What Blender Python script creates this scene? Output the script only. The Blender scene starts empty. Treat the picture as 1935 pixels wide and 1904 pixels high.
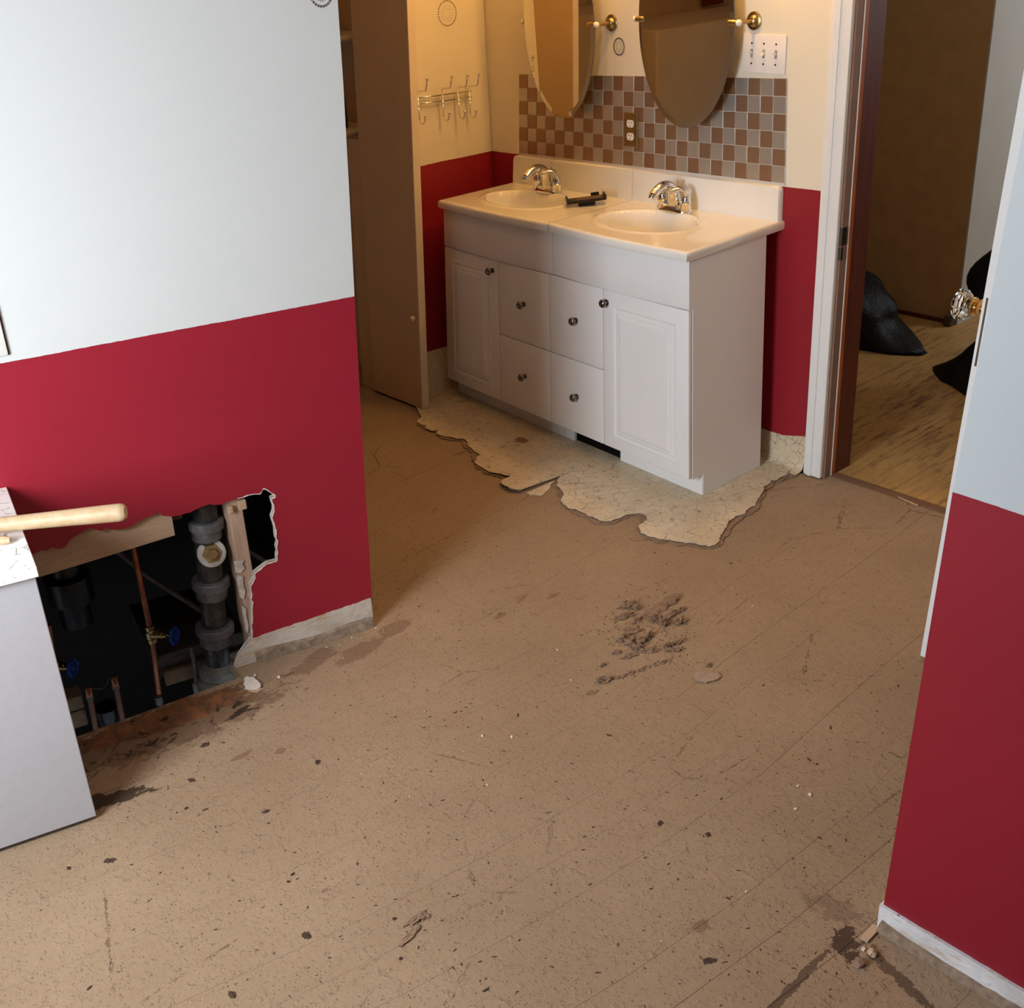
import bpy, bmesh, math, random
from mathutils import Vector, Matrix
import numpy as np
random.seed(7)
scn = bpy.context.scene
COL = scn.collection

# ------------------------------------------------------------------ camera
CPOS = np.array([2.33436857, -3.26139518, 1.81432738])
YAW, PITCH, ROLL, FPX = -0.851680408, 0.460424755, -0.0525813094, 2287.21615
CX, CY = 967.5, 952.0
_cy, _sy, _cp, _sp = math.cos(YAW), math.sin(YAW), math.cos(PITCH), math.sin(PITCH)
_f = np.array([_sy*_cp, _cy*_cp, -_sp]); _r = np.array([_cy, -_sy, 0.]); _u = np.cross(_r, _f)
_cr, _sr = math.cos(ROLL), math.sin(ROLL)
R_ = _cr*_r + _sr*_u; U_ = -_sr*_r + _cr*_u; F_ = _f
cam_d = bpy.data.cameras.new('camera'); cam = bpy.data.objects.new('camera', cam_d); COL.objects.link(cam)
cam_d.sensor_width = 36; cam_d.lens = FPX/1935*36; cam_d.clip_start = .02
cam.matrix_world = Matrix(((R_[0], U_[0], -F_[0], CPOS[0]), (R_[1], U_[1], -F_[1], CPOS[1]),
                           (R_[2], U_[2], -F_[2], CPOS[2]), (0, 0, 0, 1)))
scn.camera = cam
scn.cycles.max_bounces = 7; scn.cycles.diffuse_bounces = 4; scn.cycles.glossy_bounces = 4

# ------------------------------------------------------------------ world, lights, exposure
w = bpy.data.worlds.new('world'); scn.world = w; w.use_nodes = True
w.node_tree.nodes['Background'].inputs[0].default_value = (.75, .86, 1, 1)
w.node_tree.nodes['Background'].inputs[1].default_value = .6
vs = scn.view_settings
vs.view_transform = 'Standard'; vs.look = 'None'; vs.exposure = 0.0; vs.gamma = 1.0; vs.use_curve_mapping = False

def area(name, loc, target, sx, sy, power, col):
    d = bpy.data.lights.new(name, 'AREA'); d.shape = 'RECTANGLE'; d.size = sx; d.size_y = sy; d.energy = power; d.color = col
    o = bpy.data.objects.new(name, d); COL.objects.link(o); o.location = loc
    o.rotation_euler = (Vector(target)-Vector(loc)).to_track_quat('-Z', 'Y').to_euler(); return o
def bulb(name, loc, power, col, rad=.045):
    d = bpy.data.lights.new(name, 'POINT'); d.energy = power; d.color = col; d.shadow_soft_size = rad
    o = bpy.data.objects.new(name, d); COL.objects.link(o); o.location = loc; return o
area('window_daylight', (.64, -3.92, 1.40), (.10, -1.4, .55), .72, 1.0, 50, (.88, .95, 1)).data.spread = math.radians(150)
WARM = (1, .51, .12)
for i, (bx, bp) in enumerate(((-.80, 3.6), (-.48, 7.5), (-.16, 12))):
    bulb('vanity_bulb', (bx, -.21, 2.0), bp, WARM)
bulb('closet_bulb', (-.85, -1.25, 2.36), 3.2, WARM, .1)
bulb('hall_fill', (.95, .75, 2.25), 6.0, (1, .86, .68), .1)  # unseen fill added to brighten the far room's wall and floor
area('hall_daylight', (1.2, 3.2, 1.6), (-.2, 2.2, 1.0), .5, .8, 16, (.9, .95, 1))

# ------------------------------------------------------------------ unprojection of photo pixels onto real surfaces
def ray(px):
    return F_ + R_*((px[0]-CX)/FPX) - U_*((px[1]-CY)/FPX)
def fl(px, z=0.):
    d = ray(px); return CPOS + d*((z-CPOS[2])/d[2])
def pl(px, ax, v):
    d = ray(px); return CPOS + d*((v-CPOS[ax])/d[ax])
L0 = np.array([-.139, -1.622]); E1 = np.array([-.25005952, -.96823047]); E2 = np.array([.96823047, -.25005952])
def LW(s, n, z):
    q = L0 + s*E1 + n*E2; return (q[0], q[1], z)
def wl(px, n=0.):
    d = ray(px); s = ((L0+n*E2-CPOS[:2])@E2)/(d[:2]@E2); X = CPOS + s*d
    return float((X[:2]-L0)@E1), float(X[2])

# ------------------------------------------------------------------ object helpers
def setp(o, label=None, cat=None, group=None, kind=None):
    if label: o['label'] = label
    if cat: o['category'] = cat
    if group: o['group'] = group
    if kind: o['kind'] = kind
    return o
WLOC = {}
def thing(name, label, cat, loc, group=None, kind=None):
    o = bpy.data.objects.new(name, None); COL.objects.link(o); o.location = loc
    o.empty_display_size = .05; WLOC[o] = Vector(loc)
    return setp(o, label, cat, group, kind)
def link(name, me, parent=None, loc=None):
    o = bpy.data.objects.new(name, me); COL.objects.link(o)
    base = WLOC[parent] if parent else Vector((0, 0, 0))
    if parent: o.parent = parent
    L = Vector(loc) if loc is not None else base
    o.location = L-base; WLOC[o] = L
    return o
def mk(name, bm, mats, parent=None, smooth=False, autoloc=True, label=None, cat=None, group=None, kind=None):
    """bm holds world coordinates"""
    if not isinstance(mats, (list, tuple)): mats = [mats]
    bm.normal_update()
    me = bpy.data.meshes.new(name)
    if parent is not None or not autoloc: L = None
    else:
        vs_ = [v.co for v in bm.verts]
        L = Vector((sum(v.x for v in vs_)/len(vs_), sum(v.y for v in vs_)/len(vs_), min(v.z for v in vs_)))
    base = L if L is not None else (WLOC[parent] if parent else Vector((0, 0, 0)))
    bmesh.ops.translate(bm, verts=bm.verts, vec=-base)
    bm.to_mesh(me); bm.free()
    for m in mats: me.materials.append(m)
    if smooth:
        for p in me.polygons: p.use_smooth = True
        if smooth != True:
            try: me.set_sharp_from_angle(angle=math.radians(smooth))
            except Exception: pass
    o = link(name, me, parent, base)
    return setp(o, label, cat, group, kind)
def BM(): return bmesh.new()
def recalc(bm): bmesh.ops.recalc_face_normals(bm, faces=bm.faces); return bm
def box(bm, lo, hi, bev=0., fn=None, mi=0, seg=2):
    vs_ = [bm.verts.new((x, y, z)) for x in (lo[0], hi[0]) for y in (lo[1], hi[1]) for z in (lo[2], hi[2])]
    fs = [bm.faces.new([vs_[i] for i in q]) for q in ((0, 1, 3, 2), (4, 6, 7, 5), (0, 4, 5, 1), (2, 3, 7, 6), (0, 2, 6, 4), (1, 5, 7, 3))]
    for f_ in fs: f_.material_index = mi
    new = vs_
    if bev:
        es = list({e for f_ in fs for e in f_.edges})
        r = bmesh.ops.bevel(bm, geom=es+vs_, offset=bev, segments=seg, affect='EDGES', profile=.5)
        new = list({v for f_ in r['faces'] for v in f_.verts} | {v for v in vs_ if v.is_valid})
        for f_ in r['faces']: f_.material_index = mi
    if fn:
        for v in new: v.co = Vector(fn(*v.co))
    return new
def prism(bm, pts, vec, mi=0, mi_side=None):
    """pts: list of 3D points (closed polygon); extruded by vec"""
    vec = Vector(vec); n = len(pts)
    a = [bm.verts.new(p) for p in pts]; b = [bm.verts.new(Vector(p)+vec) for p in pts]
    f1 = bm.faces.new(a); f1.material_index = mi
    f2 = bm.faces.new(b[::-1]); f2.material_index = mi
    for i in range(n):
        q = bm.faces.new((a[i], a[(i+1) % n], b[(i+1) % n], b[i])); q.material_index = mi if mi_side is None else mi_side
    f1.normal_update(); f2.normal_update()
    bmesh.ops.triangulate(bm, faces=[f1, f2], ngon_method='EAR_CLIP')
    return recalc(bm)
def lathe(bm, prof, seg=24, M=None, mi=0):
    """prof: (r, h) along local z"""
    M = M or Matrix(); rows = []
    for r, h in prof:
        if r < 1e-6: rows.append([bm.verts.new(M @ Vector((0, 0, h)))])
        else: rows.append([bm.verts.new(M @ Vector((r*math.cos(t), r*math.sin(t), h))) for t in [2*math.pi*k/seg for k in range(seg)]])
    for a, b in zip(rows, rows[1:]):
        for k in range(seg):
            k2 = (k+1) % seg
            if len(a) == 1 and len(b) == 1: continue
            if len(a) == 1: q = (a[0], b[k2], b[k])
            elif len(b) == 1: q = (a[k], a[k2], b[0])
            else: q = (a[k], a[k2], b[k2], b[k])
            bm.faces.new(q).material_index = mi
    if len(rows[0]) > 1: bm.faces.new(rows[0][::-1]).material_index = mi
    if len(rows[-1]) > 1: bm.faces.new(rows[-1]).material_index = mi
    return bm
def axis(p, d):
    return Matrix.Translation(Vector(p)) @ Vector(d).to_track_quat('Z', 'Y').to_matrix().to_4x4()
def tube(bm, pts, rad, seg=12, mi=0, flat=1.):
    """swept tube along pts, rad scalar or list"""
    pts = [Vector(p) for p in pts]; n = len(pts)
    rads = rad if isinstance(rad, (list, tuple)) else [rad]*n
    rows = []; up = None
    for i, p in enumerate(pts):
        t = (pts[min(i+1, n-1)]-pts[max(i-1, 0)]).normalized()
        if up is None: up = t.orthogonal().normalized()
        up = (up-t*up.dot(t)).normalized(); s = t.cross(up)
        rows.append([bm.verts.new(p+(up*math.cos(a)*flat+s*math.sin(a))*rads[i]) for a in [2*math.pi*k/seg for k in range(seg)]])
    for a, b in zip(rows, rows[1:]):
        for k in range(seg): bm.faces.new((a[k], a[(k+1) % seg], b[(k+1) % seg], b[k])).material_index = mi
    bm.faces.new(rows[0][::-1]).material_index = mi; bm.faces.new(rows[-1]).material_index = mi
    return bm
def bez(p0, p1, p2, p3, n=12):
    P = [Vector(p) for p in (p0, p1, p2, p3)]
    return [P[0]*(1-t)**3+P[1]*3*t*(1-t)**2+P[2]*3*t*t*(1-t)+P[3]*t**3 for t in [k/n for k in range(n+1)]]

# ------------------------------------------------------------------ materials
class NT:
    def __init__(s, name):
        s.m = bpy.data.materials.new(name); s.m.use_nodes = True; s.t = s.m.node_tree
        s.b = s.t.nodes['Principled BSDF']; s.co = s.N('ShaderNodeTexCoord').outputs['Object']
    def N(s, ty, **kw):
        n = s.t.nodes.new(ty)
        for k, v in kw.items(): setattr(n, k, v)
        return n
    def L(s, a, b): s.t.links.new(a, b)
    def pos(s): return s.N('ShaderNodeNewGeometry').outputs['Position']
    def noise(s, scale, detail=4, rough=.55, vec=None, dist=0):
        n = s.N('ShaderNodeTexNoise'); n.inputs['Scale'].default_value = scale; n.inputs['Detail'].default_value = detail
        n.inputs['Roughness'].default_value = rough; n.inputs['Distortion'].default_value = dist
        s.L(vec if vec is not None else s.co, n.inputs['Vector']); return n.outputs[0]
    def vor(s, scale, feat='F1', vec=None, out='Distance', rnd=1):
        n = s.N('ShaderNodeTexVoronoi', feature=feat); n.inputs['Scale'].default_value = scale; n.inputs['Randomness'].default_value = rnd
        s.L(vec if vec is not None else s.co, n.inputs['Vector']); return n.outputs[out]
    def ramp(s, v, a, b, lo=0., hi=1., interp='LINEAR'):
        n = s.N('ShaderNodeMapRange'); n.interpolation_type = 'SMOOTHSTEP' if interp == 'S' else 'LINEAR'
        n.inputs[1].default_value = a; n.inputs[2].default_value = b; n.inputs[3].default_value = lo; n.inputs[4].default_value = hi
        s.L(v, n.inputs[0]); return n.outputs[0]
    def math(s, op, a, b=None, c=None):
        n = s.N('ShaderNodeMath', operation=op)
        for i, x in enumerate((a, b, c)):
            if x is None: continue
            if isinstance(x, (int, float)): n.inputs[i].default_value = x
            else: s.L(x, n.inputs[i])
        return n.outputs[0]
    def mix(s, f, a, b):
        n = s.N('ShaderNodeMix', data_type='RGBA')
        if isinstance(f, (int, float)): n.inputs[0].default_value = f
        else: s.L(f, n.inputs[0])
        for i, x in ((6, a), (7, b)):
            if isinstance(x, tuple): n.inputs[i].default_value = (*x[:3], 1)
            else: s.L(x, n.inputs[i])
        return n.outputs[2]
    def xyz(s, v=None):
        n = s.N('ShaderNodeSeparateXYZ'); s.L(v if v is not None else s.pos(), n.inputs[0]); return n.outputs
    def mapv(s, scale=(1, 1, 1), rot=(0, 0, 0), vec=None, loc=(0, 0, 0)):
        n = s.N('ShaderNodeMapping'); n.inputs['Scale'].default_value = scale; n.inputs['Rotation'].default_value = rot; n.inputs['Location'].default_value = loc
        s.L(vec if vec is not None else s.co, n.inputs['Vector']); return n.outputs[0]
    def bump(s, h, strength=.3, dist=.002):
        n = s.N('ShaderNodeBump'); n.inputs['Strength'].default_value = strength; n.inputs['Distance'].default_value = dist
        s.L(h, n.inputs['Height']); s.L(n.outputs[0], s.b.inputs['Normal'])
    def fin(s, col=None, rough=.5, metal=0., spec=.5, trans=0., ior=1.45):
        if col is not None:
            if isinstance(col, tuple): s.b.inputs['Base Color'].default_value = (*col[:3], 1)
            else: s.L(col, s.b.inputs['Base Color'])
        if isinstance(rough, (int, float)): s.b.inputs['Roughness'].default_value = rough
        else: s.L(rough, s.b.inputs['Roughness'])
        s.b.inputs['Metallic'].default_value = metal; s.b.inputs['Specular IOR Level'].default_value = spec
        s.b.inputs['Transmission Weight'].default_value = trans; s.b.inputs['IOR'].default_value = ior
        return s.m
def plain(name, col, rough=.5, metal=0., var=.12, scale=30, bump=0., spec=.5, stretch=None):
    n = NT(name); v = n.mapv(stretch) if stretch else n.co
    f = n.noise(scale, 4, .6, v)
    c2 = tuple(max(0, x*(1-var)) for x in col); c1 = tuple(min(1, x*(1+var*.6)) for x in col)
    c = n.mix(n.ramp(f, .3, .7), c2, c1)
    if bump: n.bump(f, bump, .002)
    return n.fin(c, rough, metal, spec)

RED = (.335, .021, .040)
def paint_mat(name, white, z0, tilt, red=RED, hole=False):
    """upper wall white, lower wall red, hand cut line"""
    n = NT(name); p = n.pos(); x = n.xyz(p)
    ln = n.noise(5, 3, .5, p); ln2 = n.noise(70, 2, .5, p)
    z = n.math('ADD', x[2], n.math('MULTIPLY', x[0], -tilt))
    z = n.math('ADD', z, n.math('MULTIPLY', n.math('SUBTRACT', ln, .5), .007))
    z = n.math('ADD', z, n.math('MULTIPLY', n.math('SUBTRACT', ln2, .5), .0022))
    isred = n.math('LESS_THAN', z, z0)
    lw = n.noise(3, 3, .5, p)
    wc = n.mix(n.ramp(lw, .3, .7), tuple(c*.975 for c in white), white)
    sc = n.ramp(n.noise(9, 6, .7, n.mapv((1, 1, 2.5), vec=p)), .70, .76)
    rc = n.mix(n.ramp(lw, .3, .7), tuple(c*.93 for c in red), red)
    rc = n.mix(n.math('MULTIPLY', sc, .10), rc, (.5, .2, .2))
    c = n.mix(isred, wc, rc)
    n.bump(n.noise(260, 3, .6, p), .12, .0015)
    return n.fin(c, .42 if not hole else .5, 0, .35)
m_wallL = paint_mat('paint_left', (.68, .69, .68), .951, 0, (.33, .017, .033))
m_wallB = paint_mat('paint_back', (.80, .74, .61), .961, .021, (.30, .015, .025))
m_wallR = paint_mat('paint_right', (.50, .54, .565), .952, 0, (.26, .012, .024))  # white dulled and blued so the paint carries the cool, dimmer daylight
m_plaster = plain('broken_plaster', (.62, .53, .46), .85, 0, .35, 45, .8)
m_white_trim = plain('white_trim_paint', (.80, .80, .80), .35, 0, .03, 8)
m_cream = plain('warm_toned_cream_board', (.55, .38, .22), .5, 0, .06, 6)  # cream board browned, warm lamp tone put into its colour
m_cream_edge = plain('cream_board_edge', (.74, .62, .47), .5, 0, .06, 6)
m_ceiling = plain('ceiling_paint', (.8, .8, .78), .7, 0, .03, 5)
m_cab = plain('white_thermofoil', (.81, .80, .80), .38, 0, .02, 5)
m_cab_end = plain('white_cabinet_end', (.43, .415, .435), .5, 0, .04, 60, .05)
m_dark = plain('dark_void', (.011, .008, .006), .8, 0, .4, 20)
def top_mat():
    n = NT('cultured_marble'); f = n.noise(6, 5, .6)
    c = n.mix(n.ramp(f, .35, .7), (.82, .80, .755), (.86, .84, .80)); n.b.inputs['Coat Weight'].default_value = .5; n.b.inputs['Coat Roughness'].default_value = .05
    return n.fin(c, .16, 0, .5)
m_top = top_mat()
m_chrome = plain('chrome', (.78, .77, .76), .06, 1, .02, 10)
m_nickel = plain('dark_nickel', (.24, .22, .20), .22, 1, .2, 40)
m_brass = plain('brass', (.66, .47, .22), .18, 1, .1, 40)
m_oldbrass = plain('aged_brass', (.45, .32, .14), .32, 1, .25, 60)
m_ceramic = plain('white_ceramic', (.84, .82, .78), .15, 0, .02, 10)
m_plastic_w = plain('white_plastic', (.86, .80, .76), .3, 0, .02, 10)
m_black = plain('black_plastic', (.012, .011, .010), .35, 0, .3, 60)
m_black_in = plain('brown_felt_lining', (.13, .085, .055), .8, 0, .2, 200)
m_mirror = NT('mirror_silver').fin((.74, .73, .70), .01, 1)
m_mirror_edge = plain('mirror_back', (.16, .13, .10), .4, 0, .2, 30)
def glass_mat():
    n = NT('crystal_glass'); n.bump(n.noise(55, 2, .5), .15, .002); return n.fin((.95, .95, .95), .03, 0, .5, 1., 1.5)
m_glass = glass_mat()
m_reddoor = plain('reddish_wood_jamb', (.115, .022, .010), .45, 0, .35, 9, 0, .4, (6, 6, .5))
m_orange = plain('orange_varnished_strip', (.42, .11, .025), .4, 0, .3, 9, 0, .4, (6, 6, .5))
m_brownstrip = plain('brown_painted_stop', (.26, .15, .11), .6, 0, .12, 20)
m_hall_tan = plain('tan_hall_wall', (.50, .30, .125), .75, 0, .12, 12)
m_hall_grey = plain('pale_grey_hall_wall', (.56, .53, .48), .7, 0, .05, 5)
def wood(name, a, b, scale=6, rough=.6, stretch=(1, 1, 12), bump=.2):
    n = NT(name); v = n.mapv(stretch); f = n.noise(scale, 6, .6, v, .6); g = n.noise(scale*9, 4, .6, v)
    c = n.mix(n.ramp(f, .32, .68), a, b); c = n.mix(n.ramp(g, .55, .75, 0, .35), c, tuple(x*.6 for x in a)); n.bump(g, bump, .001)
    return n.fin(c, rough, 0, .35)
m_stud = wood('rough_stud_wood', (.42, .27, .19), (.55, .37, .27), 7, .8, (9, 9, 1.2), .6)
m_board = wood('pine_board', (.46, .30, .19), (.58, .41, .28), 4, .75, (1.2, 1.2, 9), .2)
m_handle = wood('ash_handle_wood', (.48, .32, .175), (.58, .425, .27), 5, .45, (3, 9, 9), .15)
m_olddark = wood('old_dark_timber', (.06, .045, .033), (.12, .09, .065), 6, .9, (2, 8, 8), .5)
m_block = wood('framing_block_wood', (.15, .095, .05), (.25, .17, .10), 6, .85, (2, 8, 8), .4)
def pipe_mat(name, a, b, rough, metal, bs=.5):
    n = NT(name); f = n.noise(26, 6, .65); g = n.noise(120, 3, .6)
    c = n.mix(n.ramp(f, .45, .7), a, b); n.bump(g, bs, .0015); return n.fin(c, rough, metal, .5)
m_iron = pipe_mat('dark_iron_pipe', (.045, .042, .040), (.12, .11, .10), .38, .3)
m_irongrey = pipe_mat('grey_pipe_hub', (.13, .13, .135), (.24, .235, .23), .5, .2)
m_greycem = pipe_mat('grey_painted_fitting', (.19, .175, .15), (.34, .32, .28), .5, 0, .8)
m_copper = pipe_mat('copper_pipe', (.30, .10, .055), (.45, .19, .11), .4, .75, .1)
m_galv = pipe_mat('dull_grey_conduit', (.12, .10, .09), (.22, .19, .17), .55, .3)
m_blackpipe = pipe_mat('black_drain_pipe', (.010, .010, .011), (.03, .03, .03), .35, 0)
m_blue = plain('blue_enamel', (.012, .06, .36), .4, 0, .2, 60)
m_whitepaste = pipe_mat('white_pipe_dope', (.50, .46, .42), (.72, .68, .63), .7, 0, .8)
m_brassnut = pipe_mat('crusty_brass_nut', (.34, .22, .09), (.62, .47, .26), .4, .6, .9)

def crackle_mat():
    n = NT('crackle_linoleum'); p = n.pos()
    wv_ = n.N('ShaderNodeVectorMath', operation='ADD'); nv = n.N('ShaderNodeTexNoise'); nv.inputs['Scale'].default_value = 26; nv.inputs['Detail'].default_value = 4
    n.L(p, nv.inputs['Vector']); sc = n.N('ShaderNodeVectorMath', operation='SCALE'); sc.inputs['Scale'].default_value = .028
    n.L(nv.outputs['Color'], sc.inputs[0]); n.L(p, wv_.inputs[0]); n.L(sc.outputs[0], wv_.inputs[1])
    v = wv_.outputs[0]
    d1 = n.vor(33, 'DISTANCE_TO_EDGE', v); d2 = n.vor(75, 'DISTANCE_TO_EDGE', v)
    k1 = n.ramp(d1, .012, .045, 1, 0); k2 = n.ramp(d2, .01, .05, 1, 0)
    k1 = n.math('MULTIPLY', k1, n.ramp(n.noise(26, 3, .6, p), .38, .60))
    k2 = n.math('MULTIPLY', k2, n.ramp(n.noise(18, 3, .6, p), .50, .72, 0, .75))
    k = n.math('MAXIMUM', k1, k2)
    base = n.mix(n.ramp(n.noise(6, 5, .6, p), .35, .7), (.60, .49, .335), (.70, .60, .44))
    dirt = n.ramp(n.noise(34, 5, .7, p), .66, .74)
    base = n.mix(n.math('MULTIPLY', dirt, .45), base, (.30, .21, .13))
    c = n.mix(n.math('MULTIPLY', k, .78), base, (.16, .12, .075))
    n.bump(n.noise(40, 3, .5, p), .15, .002)
    return n.fin(c, .42, 0, .4)
m_lino = crackle_mat()
def crackle_white():
    n = NT('white_crackle_laminate'); p = n.pos(); d1 = n.vor(30, 'DISTANCE_TO_EDGE', p); d2 = n.vor(120, 'DISTANCE_TO_EDGE', p)
    k1 = n.math('MULTIPLY', n.ramp(d1, .01, .04, 1, 0), n.ramp(n.noise(25, 3, .6, p), .5, .62))
    k2 = n.math('MULTIPLY', n.ramp(d2, .03, .16, 1, 0), n.ramp(n.noise(14, 3, .6, p), .60, .66))
    c = n.mix(n.math('MAXIMUM', k1, k2), (.86, .85, .82), (.16, .13, .09)); return n.fin(c, .3, 0, .5)
m_lam = crackle_white()
m_felt = plain('brown_felt_backing', (.27, .175, .115), .9, 0, .25, 60, .6)
m_scrape = plain('scraped_adhesive', (.27, .168, .105), .95, 0, .45, 150, .9)
m_chip = plain('plaster_chip', (.74, .67, .60), .8, 0, .12, 90, .3)
m_grit = plain('dark_grit', (.075, .042, .026), .9, 0, .5, 200)

def floor_mat():
    n = NT('felt_covered_subfloor'); p = n.pos(); x = n.xyz(p)
    pr = n.mapv((1, 1, 1), (0, 0, .12), vec=p)
    st = n.mapv((4.2, 1, 1), (0, 0, .10), vec=p)
    base = n.mix(n.ramp(n.noise(2.2, 5, .6, p), .35, .68), (.290, .199, .124), (.352, .248, .160))
    base = n.mix(n.ramp(n.noise(14, 6, .65, st), .45, .75, 0, .45), base, (.275, .172, .100))
    base = n.mix(n.ramp(n.noise(420, 2, .6, p), .40, .62, 0, .30), base, (.40, .275, .178))
    # dark fibre flecks, long in random directions
    def flecks(scale, stretch, rot, thr, dens, seedloc):
        v = n.mapv(stretch, (0, 0, rot), vec=p, loc=seedloc)
        d = n.vor(scale, 'F1', v); m = n.ramp(d, thr*.55, thr, 1, 0)
        nn = n.N('ShaderNodeTexVoronoi', feature='F1'); nn.inputs['Scale'].default_value = scale; n.L(v, nn.inputs['Vector'])
        r = n.xyz(nn.outputs['Color'])[0]
        return n.math('MULTIPLY', m, n.math('LESS_THAN', r, dens))
    f1 = flecks(70, (1, 2.6, 1), .5, .24, .30, (0, 0, 0)); f2 = flecks(62, (2.8, 1, 1), .2, .22, .26, (3, 1, 0))
    f3 = flecks(125, (1, 1.6, 1), -.6, .30, .30, (7, 2, 0)); f4 = flecks(30, (1, 1.4, 1), .9, .15, .20, (5, 9, 0))
    fk = n.math('MAXIMUM', n.math('MAXIMUM', f1, f2), n.math('MAXIMUM', n.math('MULTIPLY', f3, .8), f4))
    base = n.mix(n.math('MULTIPLY', fk, .72), base, (.085, .048, .030))
    pk = flecks(85, (1, 2.2, 1), 1.2, .16, .16, (1, 4, 0))
    base = n.mix(n.math('MULTIPLY', pk, .65), base, (.62, .47, .33))
    # brown bare patches, ragged
    rag = n.noise(15, 7, .74, n.mapv((2.2, 1, 1), (0, 0, .10), vec=p))
    def spot(cx, cy, rx, ry, rot=0., soft=.55, amp=1.0, ragn=None):
        dx = n.math('SUBTRACT', x[0], cx); dy = n.math('SUBTRACT', x[1], cy); c_, s_ = math.cos(rot), math.sin(rot)
        a = n.math('DIVIDE', n.math('ADD', n.math('MULTIPLY', dx, c_), n.math('MULTIPLY', dy, s_)), rx)
        b = n.math('DIVIDE', n.math('SUBTRACT', n.math('MULTIPLY', dy, c_), n.math('MULTIPLY', dx, s_)), ry)
        r2 = n.math('SQRT', n.math('ADD', n.math('MULTIPLY', a, a), n.math('MULTIPLY', b, b)))
        r2 = n.math('ADD', r2, n.math('MULTIPLY', n.math('SUBTRACT', ragn if ragn is not None else rag, .5), 5.0*soft))
        return n.math('MULTIPLY', n.ramp(r2, .93, 1.0, 1, 0), amp)
    bare = None
    for cx, cy, rx, ry, rot in ((-.115, -1.86, .032, .075, .2), (-.060, -1.745, .035, .085, .15), (-.085, -1.61, .03, .05, 0),
                                (.06, -1.25, .008, .03, .3), (.115, -1.18, .009, .022, 0), (.085, -1.36, .010, .022, 0),
                                (.155, -2.14, .012, .016, 0), (.10, -2.22, .010, .03, 0), (1.23, -1.86, .012, .02, 0), (.62, -2.33, .008, .010, 0)):
        q = spot(cx, cy, rx, ry, rot); bare = q if bare is None else n.math('MAXIMUM', bare, q)
    base = n.mix(n.math('MULTIPLY', bare, .55), base, (.16, .075, .048))
    # raw orange board beside the wall opening, with dark rot
    wet = spot(-.175, -2.28, .052, .27, -.22, .42); wet2 = spot(-.145, -2.31, .10, .33, -.22, .55)
    base = n.mix(n.math('MULTIPLY', wet2, .62), base, (.135, .070, .038))
    base = n.mix(n.math('MULTIPLY', wet, .8), base, n.mix(n.ramp(n.noise(16, 5, .7, p), .42, .62), (.13, .058, .026), (.30, .105, .036)))
    rot_ = n.math('MULTIPLY', n.ramp(n.noise(15, 5, .72, p, .6), .57, .61), wet2)
    base = n.mix(n.math('MULTIPLY', rot_, .9), base, (.022, .016, .011))
    edge = n.math('MAXIMUM', spot(.0, -2.56, .030, .13, -.45, .7), spot(-.058, -2.125, .010, .05, .2, .6))
    base = n.mix(n.math('MULTIPLY', edge, .9), base, (.035, .020, .012))
    # dark crumbled crack by the right wall end
    rag2 = n.noise(42, 5, .72, p)
    crk = n.math('MAXIMUM', spot(1.455, -1.70, .026, .040, .5, .7, 1, rag2), n.math('MAXIMUM', spot(1.56, -1.70, .012, .12, 1.3, .7, .8, rag2), spot(1.445, -1.86, .009, .14, .05, .6, .8, rag2)))
    crk = n.math('MAXIMUM', crk, n.math('MULTIPLY', spot(1.39, -1.64, .06, .035, .2, 1.0, 1, rag2), .35))
    base = n.mix(n.math('MULTIPLY', crk, .85), base, (.045, .020, .013))
    # long meandering cracks in the felt
    cv = n.vor(3.1, 'DISTANCE_TO_EDGE', n.mapv((1, .8, 1), (0, 0, .3), vec=p)); cvd = n.math('ADD', cv, n.math('MULTIPLY', n.math('SUBTRACT', n.noise(24, 5, .7, p), .5), .09))
    ck = n.math('MULTIPLY', n.ramp(n.math('ABSOLUTE', cvd), .002, .006, 1, 0), n.ramp(n.noise(2.7, 2, .5, p), .52, .60))
    base = n.mix(n.math('MULTIPLY', ck, .6), base, (.07, .04, .026))
    h = n.math('ADD', n.math('MULTIPLY', n.noise(85, 4, .65, p), .6), n.math('MULTIPLY', n.ramp(n.noise(36, 4, .7, p), .55, .8), .8))
    n.bump(h, 1.0, .0028)
    return n.fin(base, .82, 0, .25)
m_floor = floor_mat()
def hall_floor_mat():
    n = NT('worn_yellow_painted_boards'); p = n.pos()
    st = n.mapv((9, 1.1, 1), (0, 0, .08), vec=p)
    c = n.mix(n.ramp(n.noise(3, 4, .6, p), .35, .7), (.48, .265, .085), (.58, .34, .12))
    wear = n.ramp(n.noise(5.5, 7, .74, st), .50, .57); big = n.ramp(n.noise(1.8, 4, .6, p), .42, .62, .25, 1)
    c = n.mix(n.math('MULTIPLY', wear, big), c, (.17, .082, .040))
    st2 = n.mapv((14, 1.5, 1), (0, 0, .08), vec=p); c = n.mix(n.ramp(n.noise(12, 5, .7, st2), .60, .68, 0, .7), c, (.10, .048, .026))
    n.bump(n.noise(60, 4, .6, st), .3, .001); return n.fin(c, .5, 0, .4)
m_hallfloor = hall_floor_mat()
m_thresh = wood('threshold_strip_wood', (.16, .082, .045), (.24, .125, .068), 6, .75, (1.5, 12, 12), .4)
def tile_mat(name, col, rough, dark):
    n = NT(name); v = n.mapv((60, 60, 1.2)); f = n.noise(6, 4, .6, v); o = n.N('ShaderNodeObjectInfo').outputs['Random']
    c = n.mix(n.ramp(f, .3, .7), tuple(x*.86 for x in col), col); c = n.mix(n.math('MULTIPLY', o, .35), c, dark); n.bump(f, .25, .0004)
    return n.fin(c, rough, .72, .5)
m_tile_a = tile_mat('bronze_brushed_tile', (.37, .23, .145), .42, (.31, .185, .11))
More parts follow.
